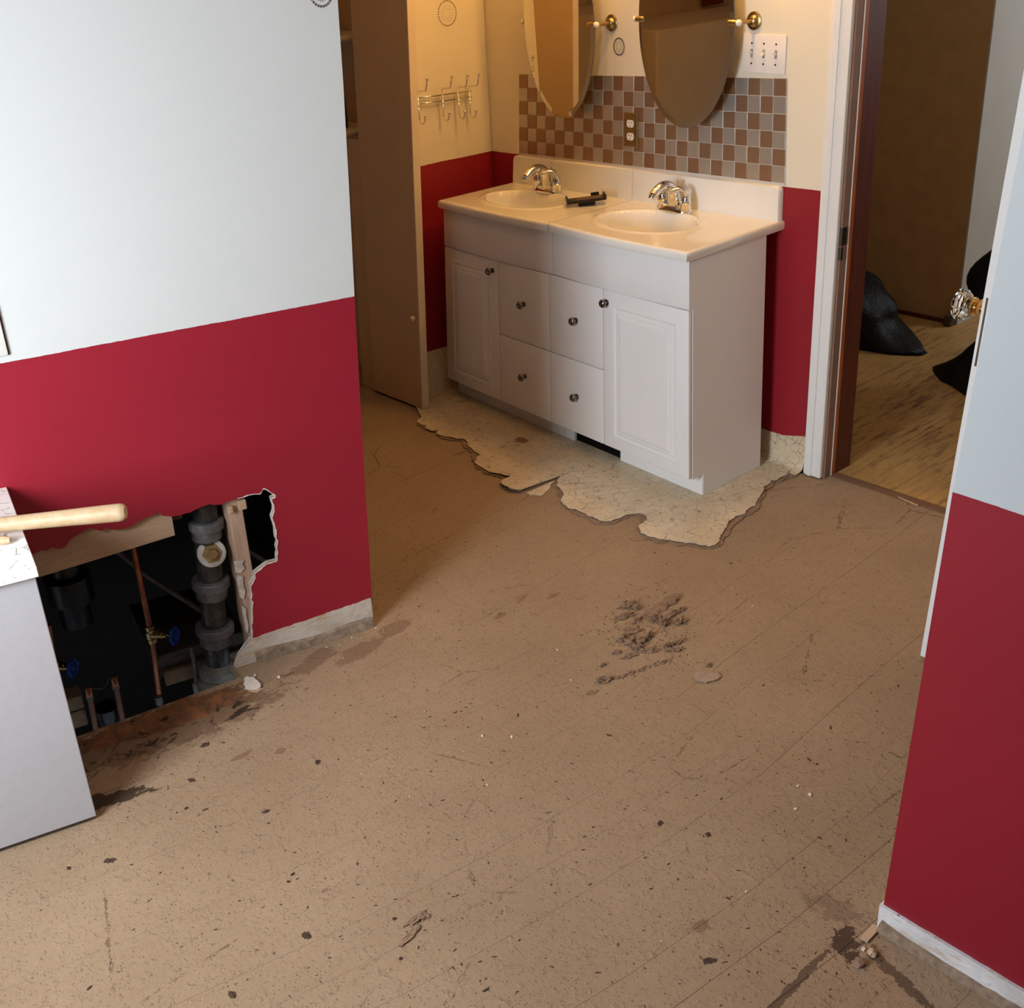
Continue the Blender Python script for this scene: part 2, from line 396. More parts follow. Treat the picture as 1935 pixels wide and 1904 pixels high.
m_tile_b = tile_mat('steel_brushed_tile', (.57, .53, .49), .36, (.48, .43, .38))
m_grout = plain('pale_grout', (.66, .60, .54), .7, 0, .05, 30)
m_dots = plain('grey_stencil_dots', (.14, .11, .08), .6, 0, .1, 50)
m_bag = NT('black_bin_liner')
m_bag.bump(m_bag.noise(16, 5, .65), .6, .02); m_bag = m_bag.fin((.0045, .0045, .0045), .5, 0, .25)
def base_mat(name, a, b):
    n = NT(name); p = n.pos(); x = n.xyz(p); f = n.noise(16, 6, .65, n.mapv((1, 1, 5), vec=p))
    c = n.mix(n.ramp(n.noise(11, 5, .6, p), .40, .60), a, b)
    c = n.mix(n.ramp(f, .53, .66, 0, .75), c, (.52, .33, .14))
    c = n.mix(n.math('MULTIPLY', n.ramp(n.noise(60, 5, .7, p), .66, .70), .75), c, (.07, .05, .035))
    n.bump(n.noise(50, 5, .65, n.mapv((1, 1, 3), vec=p)), .6, .004); return n.fin(c, .7, 0, .3)
m_baseL = base_mat('stained_plaster_base', (.56, .47, .39), (.68, .60, .53))
m_baseR = base_mat('stained_white_base', (.60, .58, .58), (.74, .74, .77))
m_rough = plain('rough_mortar', (.31, .225, .16), .95, 0, .4, 55, 1.0)

# ================================================================== STRUCTURE
def wall_box(name, lo, hi, mat, label):
    bm = BM(); box(bm, lo, hi); return mk(name, recalc(bm), mat, label=label, cat='wall', kind='structure')

# ---- floor of separate strip boards under felt
GY = [(-5., -.30), (-2.85, .194), (-2.47, .281), (-2.155, .335), (-1.78, .371), (-1.43, .386), (-1.18, .366), (-.92, .346), (-.27, .322), (.05, .29), (4., .15)]
def g(y):
    for (a, xa), (b, xb) in zip(GY, GY[1:]):
        if y <= b: return xa+(xb-xa)*(y-a)/(b-a)
    return GY[-1][1]
def xwall(y):  # boards stop just behind the left partition's face; beside the hole they are cut back into the room
    if y > -2.035:
        s = (L0[1]-y)/.96823; return L0[0]-.25006*s - .016
    return -.197-.073*(-2.047-y)/.432
def strip(bm, x0, x1, ys, z0, z1, gap, clip):
    runs = [[]]
    for y in ys:
        a, b = g(y)+x0+gap/2, g(y)+x1-gap/2
        if clip and y < -1.64: a = max(a, xwall(y))
        if b-a < .002: runs.append([])
        else: runs[-1].append((a, b, y))
    ok = False
    for cols in runs:
        if len(cols) < 2: continue
        ok = True
        rows = [[bm.verts.new(q) for q in ((a, y, z0), (a, y, z1), (b, y, z1), (b, y, z0))] for a, b, y in cols]
        for r, q in zip(rows, rows[1:]):
            for k in range(4): bm.faces.new((r[k], q[k], q[(k+1) % 4], r[(k+1) % 4]))
        bm.faces.new(rows[0]); bm.faces.new(rows[-1][::-1])
    if ok: recalc(bm)
    return ok
floor = thing('floor', 'bare brown subfloor covered with scraped felt residue', 'floor', (0, 0, 0), None, 'structure')
PW = .1085
for k in range(-27, 24):
    brk = sorted([-4.62, random.uniform(-3.6, -1.9) if random.random() < .55 else -.9-random.random()*.5, .030])
    for (y0, y1) in zip(brk, brk[1:]):
        ys = sorted(set([y0+.0006, y1-.0006] + [q for q in np.arange(-4.6, .03, .32) if y0+.02 < q < y1-.02] + ([-1.6401, -1.64] if y0 < -1.65 < y1 and k < -3 else []) + ([-2.0355, -2.0345] if y0 < -2.04 and y1 > -2.03 and k < -3 else [])))
        bm = BM(); dz = random.uniform(-.0004, .0004)
        if strip(bm, k*PW, (k+1)*PW, ys, -.012, dz, random.choice((.0003, .0004, .0005, .0009)), True):
            mk('plank', bm, m_floor, floor)
        else: bm.free()
bm = BM(); box(bm, (-2.6, -1.63, -.03), (3.59, .03, -.0012)); prism(bm, [(3.59, -1.63, -.0012), (xwall(-1.641), -1.63, -.0012), (xwall(-2.03), -2.034, -.0012), (xwall(-2.04), -2.036, -.0012), (xwall(-4.6), -4.6, -.0012), (3.59, -4.6, -.0012)], (0, 0, -.028))
mk('underlayer', recalc(bm), m_floor, floor)
hall = thing('floor', 'worn yellow painted boards of the room beyond the doorway', 'floor', (0, .05, 0), None, 'structure')
for k in range(-24, 14):
    ys = [.075, .6, 1.2, 1.8, 2.4, 3.5]; bm = BM()
    if strip(bm, k*.0832, (k+1)*.0832, ys, -.02, random.uniform(-.0006, .0006), .0012, False): mk('plank', bm, m_hallfloor, hall)
bm = BM(); box(bm, (.10, .034, -.02), (1.1, .073, .001), .002); mk('trim_1', recalc(bm), m_thresh, label='brown wooden threshold strip across the doorway floor', cat='trim', kind='structure')

# ---- left partition with the broken hole
HOLE = [(445.5, 1268), (447, 1250), (452, 1238), (463, 1222), (475, 1206.5), (475.5, 1190), (474.6, 1178), (475, 1165), (474.5, 1150), (476, 1136), (473, 1131), (474, 1120), (473, 1105), (477, 1098), (481, 1092),
        (480, 1083), (487, 1077), (494, 1072), (500, 1067), (507, 1063), (515, 1061), (523, 1059), (522.5, 1051), (524, 1043), (522, 1033), (524, 1023), (521, 1018), (520, 1010), (519.5, 1000), (517, 990), (515, 985), (513, 977), (517, 965), (517, 957),
        (514, 950), (512, 941), (520, 937.5), (514, 933), (508, 929), (502, 925), (496, 925), (494.5, 931), (492, 934), (480, 934), (470, 936), (460, 940), (448, 942.5), (440, 945), (428, 948), (418, 953), (405, 954), (397, 952), (388, 955), (377, 959), (369, 963), (360, 968), (350, 970), (338, 974), (325, 975.5),
        (312, 975), (306, 974), (303, 969), (301, 964), (299, 969), (288, 974), (276, 977), (262, 985), (246, 995), (233, 999), (222, 1000), (210, 1000), (200, 997), (192, 1003), (180, 1000), (172, 997.5), (160, 1003), (150, 1008), (140, 1014), (131, 1021), (126, 1030), (122, 1034),
        (112, 1037), (98, 1035), (88, 1040), (78, 1040), (66, 1046), (55, 1048), (45, 1050), (20, 1058), (-20, 1070)]
hp = [(q[0], max(.0, q[1])) for q in map(wl, HOLE)]
edge_s = lambda z: .017-.0532*z
outl = [(edge_s(0), 0.)] + [(edge_s(z)+random.uniform(-.0015, .0015), z) for z in (.25, .5, .95, 1.2, 1.45, 1.635, 2.0)] + [(edge_s(2.44), 2.44), (3.1, 2.44), (3.1, 0.), (1.10, 0.), (1.10, hp[-1][1]+.001)] + [q for q in hp[::-1]]
bm = BM(); TH = .016
prism(bm, [LW(s, 0, z) for s, z in outl], (-E2[0]*TH, -E2[1]*TH, 0), 0, 1)
wallL = mk('wall_left', bm, [m_wallL, m_plaster], autoloc=False, label='white and dark red partition wall with a hole broken through to the pipes', cat='wall', kind='structure')
# back skin of the partition and its end cap
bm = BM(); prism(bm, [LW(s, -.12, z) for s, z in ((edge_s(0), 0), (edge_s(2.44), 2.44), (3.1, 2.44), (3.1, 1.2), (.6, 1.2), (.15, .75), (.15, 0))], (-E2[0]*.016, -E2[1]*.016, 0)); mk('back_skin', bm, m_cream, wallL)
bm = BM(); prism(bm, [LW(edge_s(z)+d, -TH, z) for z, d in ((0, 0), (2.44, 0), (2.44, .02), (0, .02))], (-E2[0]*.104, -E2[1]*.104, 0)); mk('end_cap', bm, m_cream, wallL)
def lwbox(bm, s0, s1, n0, n1, z0, z1, bev=0., mi=0): return box(bm, (s0, n0, z0), (s1, n1, z1), bev, lambda s, n, z: LW(s, n, z), mi)
# exposed studs and blocking inside the hole
bm = BM(); lwbox(bm, .326, .364, -.112, -.017, -.02, 2.3, .003)
mk('stud', recalc(bm), m_stud, wallL)
bm = BM(); lwbox(bm, .95, .99, -.112, -.017, -.02, 2.3, .003); mk('stud', recalc(bm), m_stud, wallL)
a, b = wl((45, 1098), -.020), wl((330, 1010), -.020); bm = BM()
prism(bm, [LW(s, -.0165, z) for s, z in ((b[0], b[1]), (b[0]-.002, b[1]+.11), (1.12, b[1]+.09), (1.12, a[1]-.017), (a[0], a[1]))], (-E2[0]*.02, -E2[1]*.02, 0)); mk('blocking_board', bm, m_board, wallL, label='pale pine board nailed across behind the hole')
bm = BM(); lwbox(bm, .475, .60, -.075, -.04, .452, .482, .002); mk('rear_cleat', recalc(bm), m_olddark, wallL)
bm = BM(); lwbox(bm, .318, .338, -.0168, -.001, .452, .478, .002); lwbox(bm, .352, .366, -.0168, -.003, .448, .468, .004); mk('lath_scrap', recalc(bm), m_board, wallL)
bm = BM()
for k, (z, hh, ww) in enumerate(((.095, .07, .010), (.20, .06, .017), (.275, .03, .026))):
    prism(bm, [LW(.372-ww*f_, -.0165, z+hh*q) for f_, q in ((0, 0), (.5, -.15), (.95, .2), (.8, .65), (1.0, .95), (.3, 1.1), (0, 1))], (E2[0]*.005, E2[1]*.005, 0))
mk('plaster_key', recalc(bm), m_plaster, wallL, kind='stuff')
# curled torn paper and plaster rim along the right edge of the hole
bm = BM(); rim = hp[0:47]
for i, ((s0, z0), (s1, z1)) in enumerate(zip(rim, rim[1:])):
    wd = random.uniform(.0015, .0045); d = Vector((s1-s0, z1-z0)).normalized(); nx, nz = d.y, -d.x
    sg = 1
    q = [LW(s0, .0006, z0), LW(s1, .0006, z1), LW(s1-nx*wd*sg, .0012, z1-nz*wd*sg), LW(s0-nx*wd*sg, .0012, z0-nz*wd*sg)]
    f_ = [bm.verts.new(v) for v in q]; bm.faces.new(f_)
    q2 = [LW(s0, -.006, z0), LW(s1, -.006, z1)]; g_ = [bm.verts.new(v) for v in q2]; bm.faces.new((f_[1], f_[0], g_[0], g_[1]))
mk('torn_edge', recalc(bm), plain('torn_gypsum_paper', (.78, .66, .57), .9, 0, .15, 90, .5), wallL, label='pale torn plaster rim of the hole')
# dark chase behind
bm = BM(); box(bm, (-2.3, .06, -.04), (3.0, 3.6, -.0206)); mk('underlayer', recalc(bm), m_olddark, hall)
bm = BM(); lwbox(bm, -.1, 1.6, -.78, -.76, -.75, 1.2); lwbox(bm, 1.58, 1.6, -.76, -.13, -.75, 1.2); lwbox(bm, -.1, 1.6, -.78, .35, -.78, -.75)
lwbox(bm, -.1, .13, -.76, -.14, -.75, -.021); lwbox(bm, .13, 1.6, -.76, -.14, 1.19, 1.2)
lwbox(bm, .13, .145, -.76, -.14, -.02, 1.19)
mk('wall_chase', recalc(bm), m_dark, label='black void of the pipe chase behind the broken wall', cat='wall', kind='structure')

# exposed plaster base where the baseboard was pulled off
bm = BM(); sT = hp[0][0]
N = 40; top = []; bot = []
for i in range(N+1):
    t = i/N; s = .016+(sT-.058-.016)*t
    top.append((s, .089+(.074-.089)*t+random.uniform(-.0015, .0015))); bot.append((s, .031+.004*math.sin(9*t)+random.uniform(-.001, .001)))
prism(bm, [LW(s, .0005, z) for s, z in top]+[LW(s, .0005, z) for s, z in ((sT-.038, .058), (sT-.018, .040), (sT-.006, .028), (sT-.001, .012))]+[LW(s, .0005, z) for s, z in ((sT, 0.0005), (.016, 0.0005))], (E2[0]*.003, E2[1]*.003, 0))
bl = mk('baseboard_left', bm, m_baseL, autoloc=False, label='stained pale plaster strip where the baseboard was torn off the left partition', cat='baseboard', kind='structure')
bm = BM()
for i in range(N):
    (s0, z0), (s1, z1) = bot[i], bot[i+1]; n0, n1 = .008+.002*math.sin(i*.6), .008+.002*math.sin((i+1)*.6)
    P = [LW(s0, .003, z0), LW(s0, n0, z0*.75), LW(s0, n0+.003, 0.0005)]; Q = [LW(s1, .003, z1), LW(s1, n1, z1*.75), LW(s1, n1+.003, .0005)]
    pv = [bm.verts.new(v) for v in P]; qv = [bm.verts.new(v) for v in Q]
    for k in range(2): bm.faces.new((pv[k], qv[k], qv[k+1], pv[k+1]))
bmesh.ops.remove_doubles(bm, verts=bm.verts, dist=1e-5)
mk('rough_mortar_bed', recalc(bm), m_rough, bl, label='rough grey brown mortar ridge along the bottom')

# ---- right wall, slightly out of plumb end
A = pl((1661, 1760), 1, -1.622); B = pl((1800, 930), 1, -1.622); C_ = pl((1884, 500), 1, -1.622)
xe = lambda z: A[0] + (B[0]-A[0])*(z-A[2])/(B[2]-A[2])
bm = BM(); prism(bm, [(xe(0), -1.622, 0), (xe(.95), -1.622, .95), (C_[0], -1.622, C_[2]), (C_[0]+(C_[0]-B[0])/(C_[2]-B[2])*(2.44-C_[2]), -1.622, 2.44), (3.6, -1.622, 2.44), (3.6, -1.622, 0)], (0, .115, 0))
mk('wall_right', bm, m_wallR, autoloc=False, label='right hand wall end painted white over dark red, cool daylight put into the white', cat='wall', kind='structure')
bm = BM(); pts = []
for i in range(31):
    t = i/30; x = xe(0)-.002+t*.6; zt = .063+.001*random.uniform(-1, 1)-.004*t; pts.append((x, zt))
low = [(x, .022+.010*math.exp(-((x-xe(0))/.06)**2)+random.uniform(-.002, .002)) for x, z in pts]
prism(bm, [(x, -1.6225, z) for x, z in pts]+[(x, -1.6225, .001) for x, z in pts[::-1]], (0, -.007, 0))
br = mk('baseboard_right', bm, m_baseR, autoloc=False, label='stained white plaster base strip under the right wall end', cat='baseboard', kind='structure')
bm = BM(); prism(bm, [(x+(.010 if i == 0 else 0), -1.6295, z) for i, (x, z) in enumerate(low)]+[(x, -1.6295, .0008) for x, z in low[::-1]], (0, -.007, 0)); mk('rough_mortar_bed', bm, m_rough, br, label='gritty grey mortar ridge along the bottom')
bm = BM(); box(bm, (xe(0)-.006, -1.625, .001), (xe(0)+.03, -1.50, .06), .004); mk('corner_return', recalc(bm), m_baseR, br)

# ---- back wall, alcove wall, shell
bm = BM(); box(bm, (-2.6, 0, 0), (.188, .12, 2.44)); mk('wall_back', recalc(bm), m_wallB, autoloc=False, label='cream and red back wall behind the vanity', cat='wall', kind='structure')
bm = BM(); box(bm, (.188, 0, 2.06), (1.06, .12, 2.44)); box(bm, (1.06, 0, 0), (3.6, .12, 2.44)); mk('wall_back_end', recalc(bm), m_wallB, autoloc=False, label='back wall beyond and above the doorway', cat='wall', kind='structure')
bm = BM(); box(bm, (-1.52, -.50, 0), (-1.40, -.002, 2.44)); mk('wall_alcove', recalc(bm), m_wallB, autoloc=False, label='short cream and red side wall carrying the hook rack', cat='wall', kind='structure')
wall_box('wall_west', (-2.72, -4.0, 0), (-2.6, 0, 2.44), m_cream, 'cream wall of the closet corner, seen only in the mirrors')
bm = BM(); box(bm, (-2.72, -4.12, 0), (.24, -4.0, 2.44)); box(bm, (1.04, -4.12, 0), (3.72, -4.0, 2.44)); box(bm, (.24, -4.12, 0), (1.04, -4.0, .85)); box(bm, (.24, -4.12, 1.95), (1.04, -4.0, 2.44))
mk('wall_rear', recalc(bm), m_wallR, autoloc=False, label='rear wall behind the camera with the window opening', cat='wall', kind='structure')
wall_box('wall_east', (3.6, -4.0, 0), (3.72, .12, 2.44), m_wallR, 'east wall outside the picture')
bm = BM(); box(bm, (-2.72, -4.12, 2.44), (3.72, 3.9, 2.5)); mk('ceiling', recalc(bm), m_ceiling, autoloc=False, label='plain white ceiling', cat='ceiling', kind='structure')
# cove of the old linoleum up the back wall
bm = BM()
def cove(bm, pts, h, up):
    prof = [(.0, h), (.004, h), (.005, .03), (.012, .012), (.03, .006), (.05, .0055)]
    rows = []
    for (x, y, nx, ny, hh) in pts:
        rows.append([bm.verts.new((x+nx*d, y+ny*d, (z if i > 1 else hh))) for i, (d, z) in enumerate(prof)])
    for r, q in zip(rows, rows[1:]):
        for k in range(len(prof)-1): bm.faces.new((r[k], r[k+1], q[k+1], q[k]))
cove(bm, [(-1.395, -.001, 0, -1, .115), (-.5, -.001, 0, -1, .115), (.06, -.001, 0, -1, .112), (.155, -.001, 0, -1, .135)], .1, 0)
mk('baseboard_back', recalc(bm), m_lino, autoloc=False, smooth=True, label='cream crackle linoleum curled up the wall as a cove base', cat='baseboard', kind='structure')
bm = BM(); cove(bm, [(-1.399, -.03, 1, 0, .186), (-1.399, -.50, 1, 0, .200)], .19, 0); mk('baseboard_alcove', recalc(bm), m_lino, autoloc=False, smooth=True, label='brownish crackle linoleum cove under the hook wall', cat='baseboard', kind='structure')

# ---- doorway casing, stop strips, jamb
def tbox(name, x0, x1, y0, y1, mat, label, lean=0., bev=.003, z1=2.1):
    bm = BM(); box(bm, (x0, y0, 0), (x1, y1, z1), bev, lambda x, y, z: (x+lean*z, y, z)); return mk(name, recalc(bm), mat, autoloc=False, label=label, cat='trim', kind='structure')
tb = BM(); box(tb, (.153, -.020, 0.004), (.222, -.001, 2.12), .004, lambda x, y, z: (x-.004*z+.010, y, z)); box(tb, (.166, -.024, 0.004), (.186, -.019, 2.12), .002, lambda x, y, z: (x-.004*z+.010, y, z))
mk('trim_2', recalc(tb), m_white_trim, autoloc=False, label='white painted door casing beside the vanity', cat='trim', kind='structure')
bm = BM(); box(bm, (.205, -.001, 0), (.2385, .034, 2.1), .001, lambda x, y, z: (x-.004*z, y, z)); t3 = mk('trim_3', recalc(bm), m_brownstrip, autoloc=False, label='brown door jamb edge between casing and red wood', cat='trim', kind='structure')
bm = BM(); box(bm, (.208, .034, 0), (.2405, .038, 2.1), .0005, lambda x, y, z: (x-.004*z, y, z)); mk('paint_line', recalc(bm), m_white_trim, t3, label='thin white paint line')
bm = BM(); box(bm, (.207, .038, 0), (.241, .056, 2.1), .001, lambda x, y, z: (x-.004*z, y, z)); mk('trim_4', recalc(bm), m_orange, autoloc=False, label='orange varnished edge strip of the door jamb', cat='trim', kind='structure')
bm = BM(); box(bm, (.19, .056, 0), (.2395, .150, 2.1), .001, lambda x, y, z: (x-.004*z, y, z)); mk('trim_5', recalc(bm), m_reddoor, autoloc=False, label='dark red brown wooden door jamb in the doorway', cat='trim', kind='structure')
bm = BM(); box(bm, (.215, -.004, .805), (.2405, .024, .862), .001, lambda x, y, z: (x-.004*z+.001, y, z)); box(bm, (.226, -.006, .760), (.240, .006, .800), .001)
mk('strike_plate', recalc(bm), m_nickel, t3, label='small dark metal strike plate')

# ---- room beyond
bm = BM(); box(bm, (-2.2, 1.75, 0), (-.262, 1.80, 2.44)); mk('wall_far', recalc(bm), m_hall_tan, autoloc=False, label='shaded tan wall of the room beyond the doorway', cat='wall', kind='structure')
bm = BM(); box(bm, (-.2615, 1.7505, 0), (-.255, 3.5, 2.44)); box(bm, (-.262, 3.45, 0), (3.6, 3.5, 2.44)); box(bm, (-2.2, 3.5, 0), (-.26, 3.55, 2.44)); mk('wall_far_side', recalc(bm), m_hall_grey, autoloc=False, label='pale grey wall turning away in the room beyond', cat='wall', kind='structure')
wall_box('wall_far_west', (-2.3, .12, 0), (-2.2, 3.5, 2.44), m_hall_grey, 'side wall of the room beyond, hidden by the jamb')
wall_box('wall_far_east', (2.9, .12, 0), (3.0, 3.5, 2.44), m_hall_grey, 'far side wall of the room beyond, out of view')
bm = BM(); box(bm, (-2.2, 1.735, 0), (-.275, 1.75, .018), .004); mk('baseboard_far', recalc(bm), m_reddoor, autoloc=False, label='thin dark red shoe moulding along the tan wall', cat='baseboard', kind='structure')
bm = BM(); box(bm, (-.30, 1.70, 0), (-.262, 1.748, .052), .006, lambda x, y, z: (x+z*.1, y, z)); mk('wood_scrap', recalc(bm), m_olddark, label='small dark wood scrap at the foot of the tan wall corner', cat='scrap')

# ---- open door seen on its edge, with crystal knob
dx = lambda z: 1.046+.047*z
bm = BM(); box(bm, (0, -.753, .012), (.036, -.02, 2.04), .002, lambda x, y, z: (x+dx(z), y, z))
door = mk('door_1', recalc(bm), m_white_trim, autoloc=False, label='white door standing open behind the right wall, seen edge on', cat='door', kind='structure')
bm = BM(); box(bm, (.0075, -.7538, .820), (.0125, -.7525, .982), .0003, lambda x, y, z: (x+dx(z), y, z)); mk('latch_faceplate', recalc(bm), m_nickel, door, label='narrow dark latch plate in the door edge')
kb = Vector((dx(.935), -.693, .935)); bm = BM(); lathe(bm, [(.0, 0), (.027, 0), (.027, .003), (.016, .006), (.012, .012), (.011, .022), (.019, .026), (.022, .030), (.018, .036), (.013, .040), (.013, .043), (.022, .045), (.023, .048), (.019, .051), (.015, .053)], 28, axis(kb+Vector((.001, 0, 0)), (-1, 0, 0)))
kn = mk('door_knob', recalc(bm), m_brass, door, smooth=40, label='brass collar of the door knob')
bm = BM(); lathe(bm, [(0, .052), (.018, .052), (.025, .057), (.034, .068), (.037, .078), (.034, .086), (.024, .091), (0, .092)], 12, axis(kb, (-1, 0, 0))); mk('crystal', recalc(bm), m_glass, kn, label='fluted clear glass knob')

# ---- partition panel, narrow stile, shelves on the left
P0 = pl((802, 788), 1, -.53); P1 = pl((780, 0), 1, -.53)
xr_ = lambda z: -1.300+(.110/1.55)*z
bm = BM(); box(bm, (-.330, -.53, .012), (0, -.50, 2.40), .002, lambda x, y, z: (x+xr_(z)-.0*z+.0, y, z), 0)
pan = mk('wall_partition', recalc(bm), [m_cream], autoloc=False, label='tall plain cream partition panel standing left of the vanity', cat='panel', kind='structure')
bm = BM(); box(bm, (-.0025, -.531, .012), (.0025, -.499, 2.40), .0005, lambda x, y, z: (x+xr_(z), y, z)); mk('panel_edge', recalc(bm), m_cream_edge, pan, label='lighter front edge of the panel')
bm = BM(); lathe(bm, [(.004, 0), (.004, .008), (.009, .012), (.010, .017), (.006, .021), (0, .022)], 16, axis((xr_(.4)-.022, -.530, .394), (0, -1, 0))); mk('knob', recalc(bm), m_cream_edge, pan, smooth=True, label='tiny cream knob')
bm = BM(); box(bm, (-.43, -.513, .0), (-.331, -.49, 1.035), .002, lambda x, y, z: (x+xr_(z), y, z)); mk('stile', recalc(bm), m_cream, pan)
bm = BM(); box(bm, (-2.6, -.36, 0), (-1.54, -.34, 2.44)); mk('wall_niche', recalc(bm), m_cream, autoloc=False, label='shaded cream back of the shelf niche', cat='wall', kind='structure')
def shelf(z, xr, label):
    bm = BM(); box(bm, (-2.3, -.56, z-.022), (xr, -.37, z), .009, None, 0, 3)
    return mk('shelf', recalc(bm), m_cream_edge, smooth=40, label=label, cat='shelf', group='shelves in the left niche')
shelf(1.405, -1.60, 'upper cream shelf end in the niche at the top of the photo')
shelf(1.062, -1.632, 'lower cream shelf end in the niche, carrying pale bottles')
def bottle(loc, prof, mats, label, capz):
    t = thing('bottle', label, 'bottle', loc, 'bottles on the niche shelves')
    bm = BM(); lathe(bm, prof, 16, Matrix.Translation(loc)); mk('body', recalc(bm), mats[0], t, smooth=50)
    r, h0, h1 = capz; bm = BM(); lathe(bm, [(r, h0), (r, h1*.9+h0*.1), (r*.85, h1), (0, h1)], 14, Matrix.Translation(loc)); mk('cap', recalc(bm), mats[1], t, smooth=50)
    if len(mats) > 2:
        rr = max(p[0] for p in prof)+.0006; bm = BM(); lathe(bm, [(rr, .035), (rr, .065)], 16, Matrix.Translation(loc)); mk('paper_label', bm, mats[2], t, smooth=True)
m_dkgreen = plain('dark_green_glass', (.012, .016, .008), .2, 0, .3, 40); m_green = plain('green_label', (.05, .10, .03), .5, 0, .2, 40)
m_beige = plain('beige_plastic', (.60, .44, .28), .4, 0, .1, 30)
bottle((-1.672, -.52, 1.405), [(.026, 0), (.029, .01), (.029, .05), (.018, .07), (.027, .085), (.029, .13), (.019, .15), (.012, .18)], (m_dkgreen, m_black), 'dark green bulbous bottle on the upper niche shelf', (.013, .181, .21))
bottle((-1.700, -.52, 1.062), [(.021, 0), (.023, .006), (.023, .08), (.019, .095), (.010, .105)], (m_beige, m_ceramic, m_green), 'small pale bottle with green band on the lower niche shelf', (.016, .106, .135))
bottle((-1.725, -.48, 1.062), [(.02, 0), (.022, .006), (.022, .12), (.012, .14), (.011, .16)], (plain('brown_bottle', (.10, .04, .02), .3), m_dkgreen), 'slim brown bottle behind the pale one on the lower niche shelf', (.013, .161, .19))

# things the mirrors show
bm = BM(); box(bm, (-2.59, -3.2, 0), (-2.1, -1.93, 1.17), .01); mk('wardrobe', recalc(bm), plain('pale_wardrobe_paint', (.78, .60, .38), .5, 0, .05, 6), label='plain cream wardrobe block, visible in the right mirror only', cat='wardrobe')
bm = BM()
for i in range(13):
    pass
box(bm, (-2.575, -3.05, 1.19), (-2.555, -2.86, 1.42), .008); mk('towel', recalc(bm), plain('dark_red_towel', (.16, .012, .012), .95, 0, .2, 90, .5), label='dark red towel hanging in the closet corner, seen in the right mirror', cat='towel')
bm = BM(); tube(bm, [(-2.599, -3.3, 1.43), (-2.565, -3.3, 1.44), (-2.565, -2.4, 1.44), (-2.599, -2.4, 1.43)], .007, 10); mk('towel_rail', recalc(bm), m_nickel, smooth=True, label='thin metal rail carrying the red towel, seen in the right mirror', cat='rail')

# ================================================================== VANITY
TH_ = [-0.0285, 0.0457, 0.0173, -0.027, -0.0386, 0.1093, 0.0116, -0.0036, 0.0166, 0.0023, 0.0011, 0.004, -0.009]
def V(x, y, z):
    a = TH_; u = (x+.61)/.61; v = (z-.45)/.45
    return (x+a[0]+a[1]*u+a[2]*v+a[3]*u*v, y*(1+a[4]+a[5]*u+a[6]*v+a[12]*u*v), z*(1+a[7]+a[8]*u+a[9]*(y/.4)+a[10]*u*y/.4)+a[11]*max(0, z-.8))
W_, D_, H_ = 1.227, .416, .812
def vbox(bm, lo, hi, bev=0., mi=0): return box(bm, lo, hi, bev, V, mi)
van = thing('vanity_cabinet', 'white double vanity cabinet with two panel doors and four drawers', 'cabinet', V(-W_/2, -.25, 0))
bm = BM(); vbox(bm, (-.018, -D_, .085), (0, -.075, H_-.001), .0008); vbox(bm, (-.018, -D_+.052, .0106), (0, -.075, .086), .0005); mk('side_panel', recalc(bm), m_cab, van)
bm = BM(); vbox(bm, (-W_, -D_, .085), (-W_+.018, -.075, H_-.001), .0008); vbox(bm, (-W_, -D_+.052, .0106), (-W_+.018, -.075, .086), .0005); mk('side_panel', recalc(bm), m_cab, van)
bm = BM(); vbox(bm, (-W_+.018, -D_+.003, .085), (-.018, -.08, .10)); vbox(bm, (-W_+.018, -.095, .10), (-.018, -.08, H_-.02)); vbox(bm, (-W_+.018, -D_+.001, .10), (-.018, -D_+.012, H_-.02)); mk('carcass', recalc(bm), m_cab, van)
kx = [-W_+.02, -.625, -.575, -.355, -.018]
bm = BM(); vbox(bm, (kx[0], -D_+.048, .0106), (kx[1]-.001, -D_+.06, .086), .0005); mk('toe_kick', recalc(bm), m_cab, van)
bm = BM(); vbox(bm, (kx[1], -D_+.0485, .0106), (kx[2], -D_+.06, .086), .0005); mk('toe_kick', recalc(bm), m_cab, van)
bm = BM(); vbox(bm, (kx[3], -D_+.048, .0106), (-.001, -D_+.06, .0865), .0008); mk('toe_kick', recalc(bm), m_cab, van)
bm = BM(); vbox(bm, (kx[2]+.002, -D_+.12, .0106), (kx[3]-.002, -D_+.13, .084)); vbox(bm, (kx[2], -D_+.06, .0106), (kx[2]+.003, -D_+.12, .084)); vbox(bm, (kx[2], -D_+.062, .0107), (kx[3], -D_+.118, .0114)); mk('vent_opening', recalc(bm), m_dark, van, label='dark open heat vent cut in the toe kick')
# bowed false fronts under the two tops
def bowbox(name, x0, x1, z0, z1, yf, th, bow, bev=.004):
    bm = BM(); N = 14; rows = []
    for i in range(N+1):
        t = i/N; x = x0+(x1-x0)*t; y = yf-bow*math.sin(math.pi*t)**1.0
        rows.append([bm.verts.new(V(*q)) for q in ((x, y+th, z0), (x, y+bev*.4, z0), (x, y, z0+bev), (x, y, z1-bev), (x, y+bev*.4, z1), (x, y+th, z1))])
    for r, q in zip(rows, rows[1:]):
        for k in range(6): bm.faces.new((r[k], q[k], q[(k+1) % 6], r[(k+1) % 6]))
    bm.faces.new(rows[0]); bm.faces.new(rows[-1][::-1])
    return mk(name, recalc(bm), m_cab, van, smooth=25)
FZ0, FZ1 = .657, H_-.001
bowbox('false_front', -W_, -W_/2-.0008, FZ0+.002, FZ1, -D_-.016, .016, .010)
bowbox('false_front', -W_/2+.0008, 0, FZ0+.002, FZ1, -D_-.016, .016, .010)
XS = [-W_, -.918, -.640, -.392, 0]
XS = [-W_, -.908, -.634, -.372, 0]
ym = -D_-.018
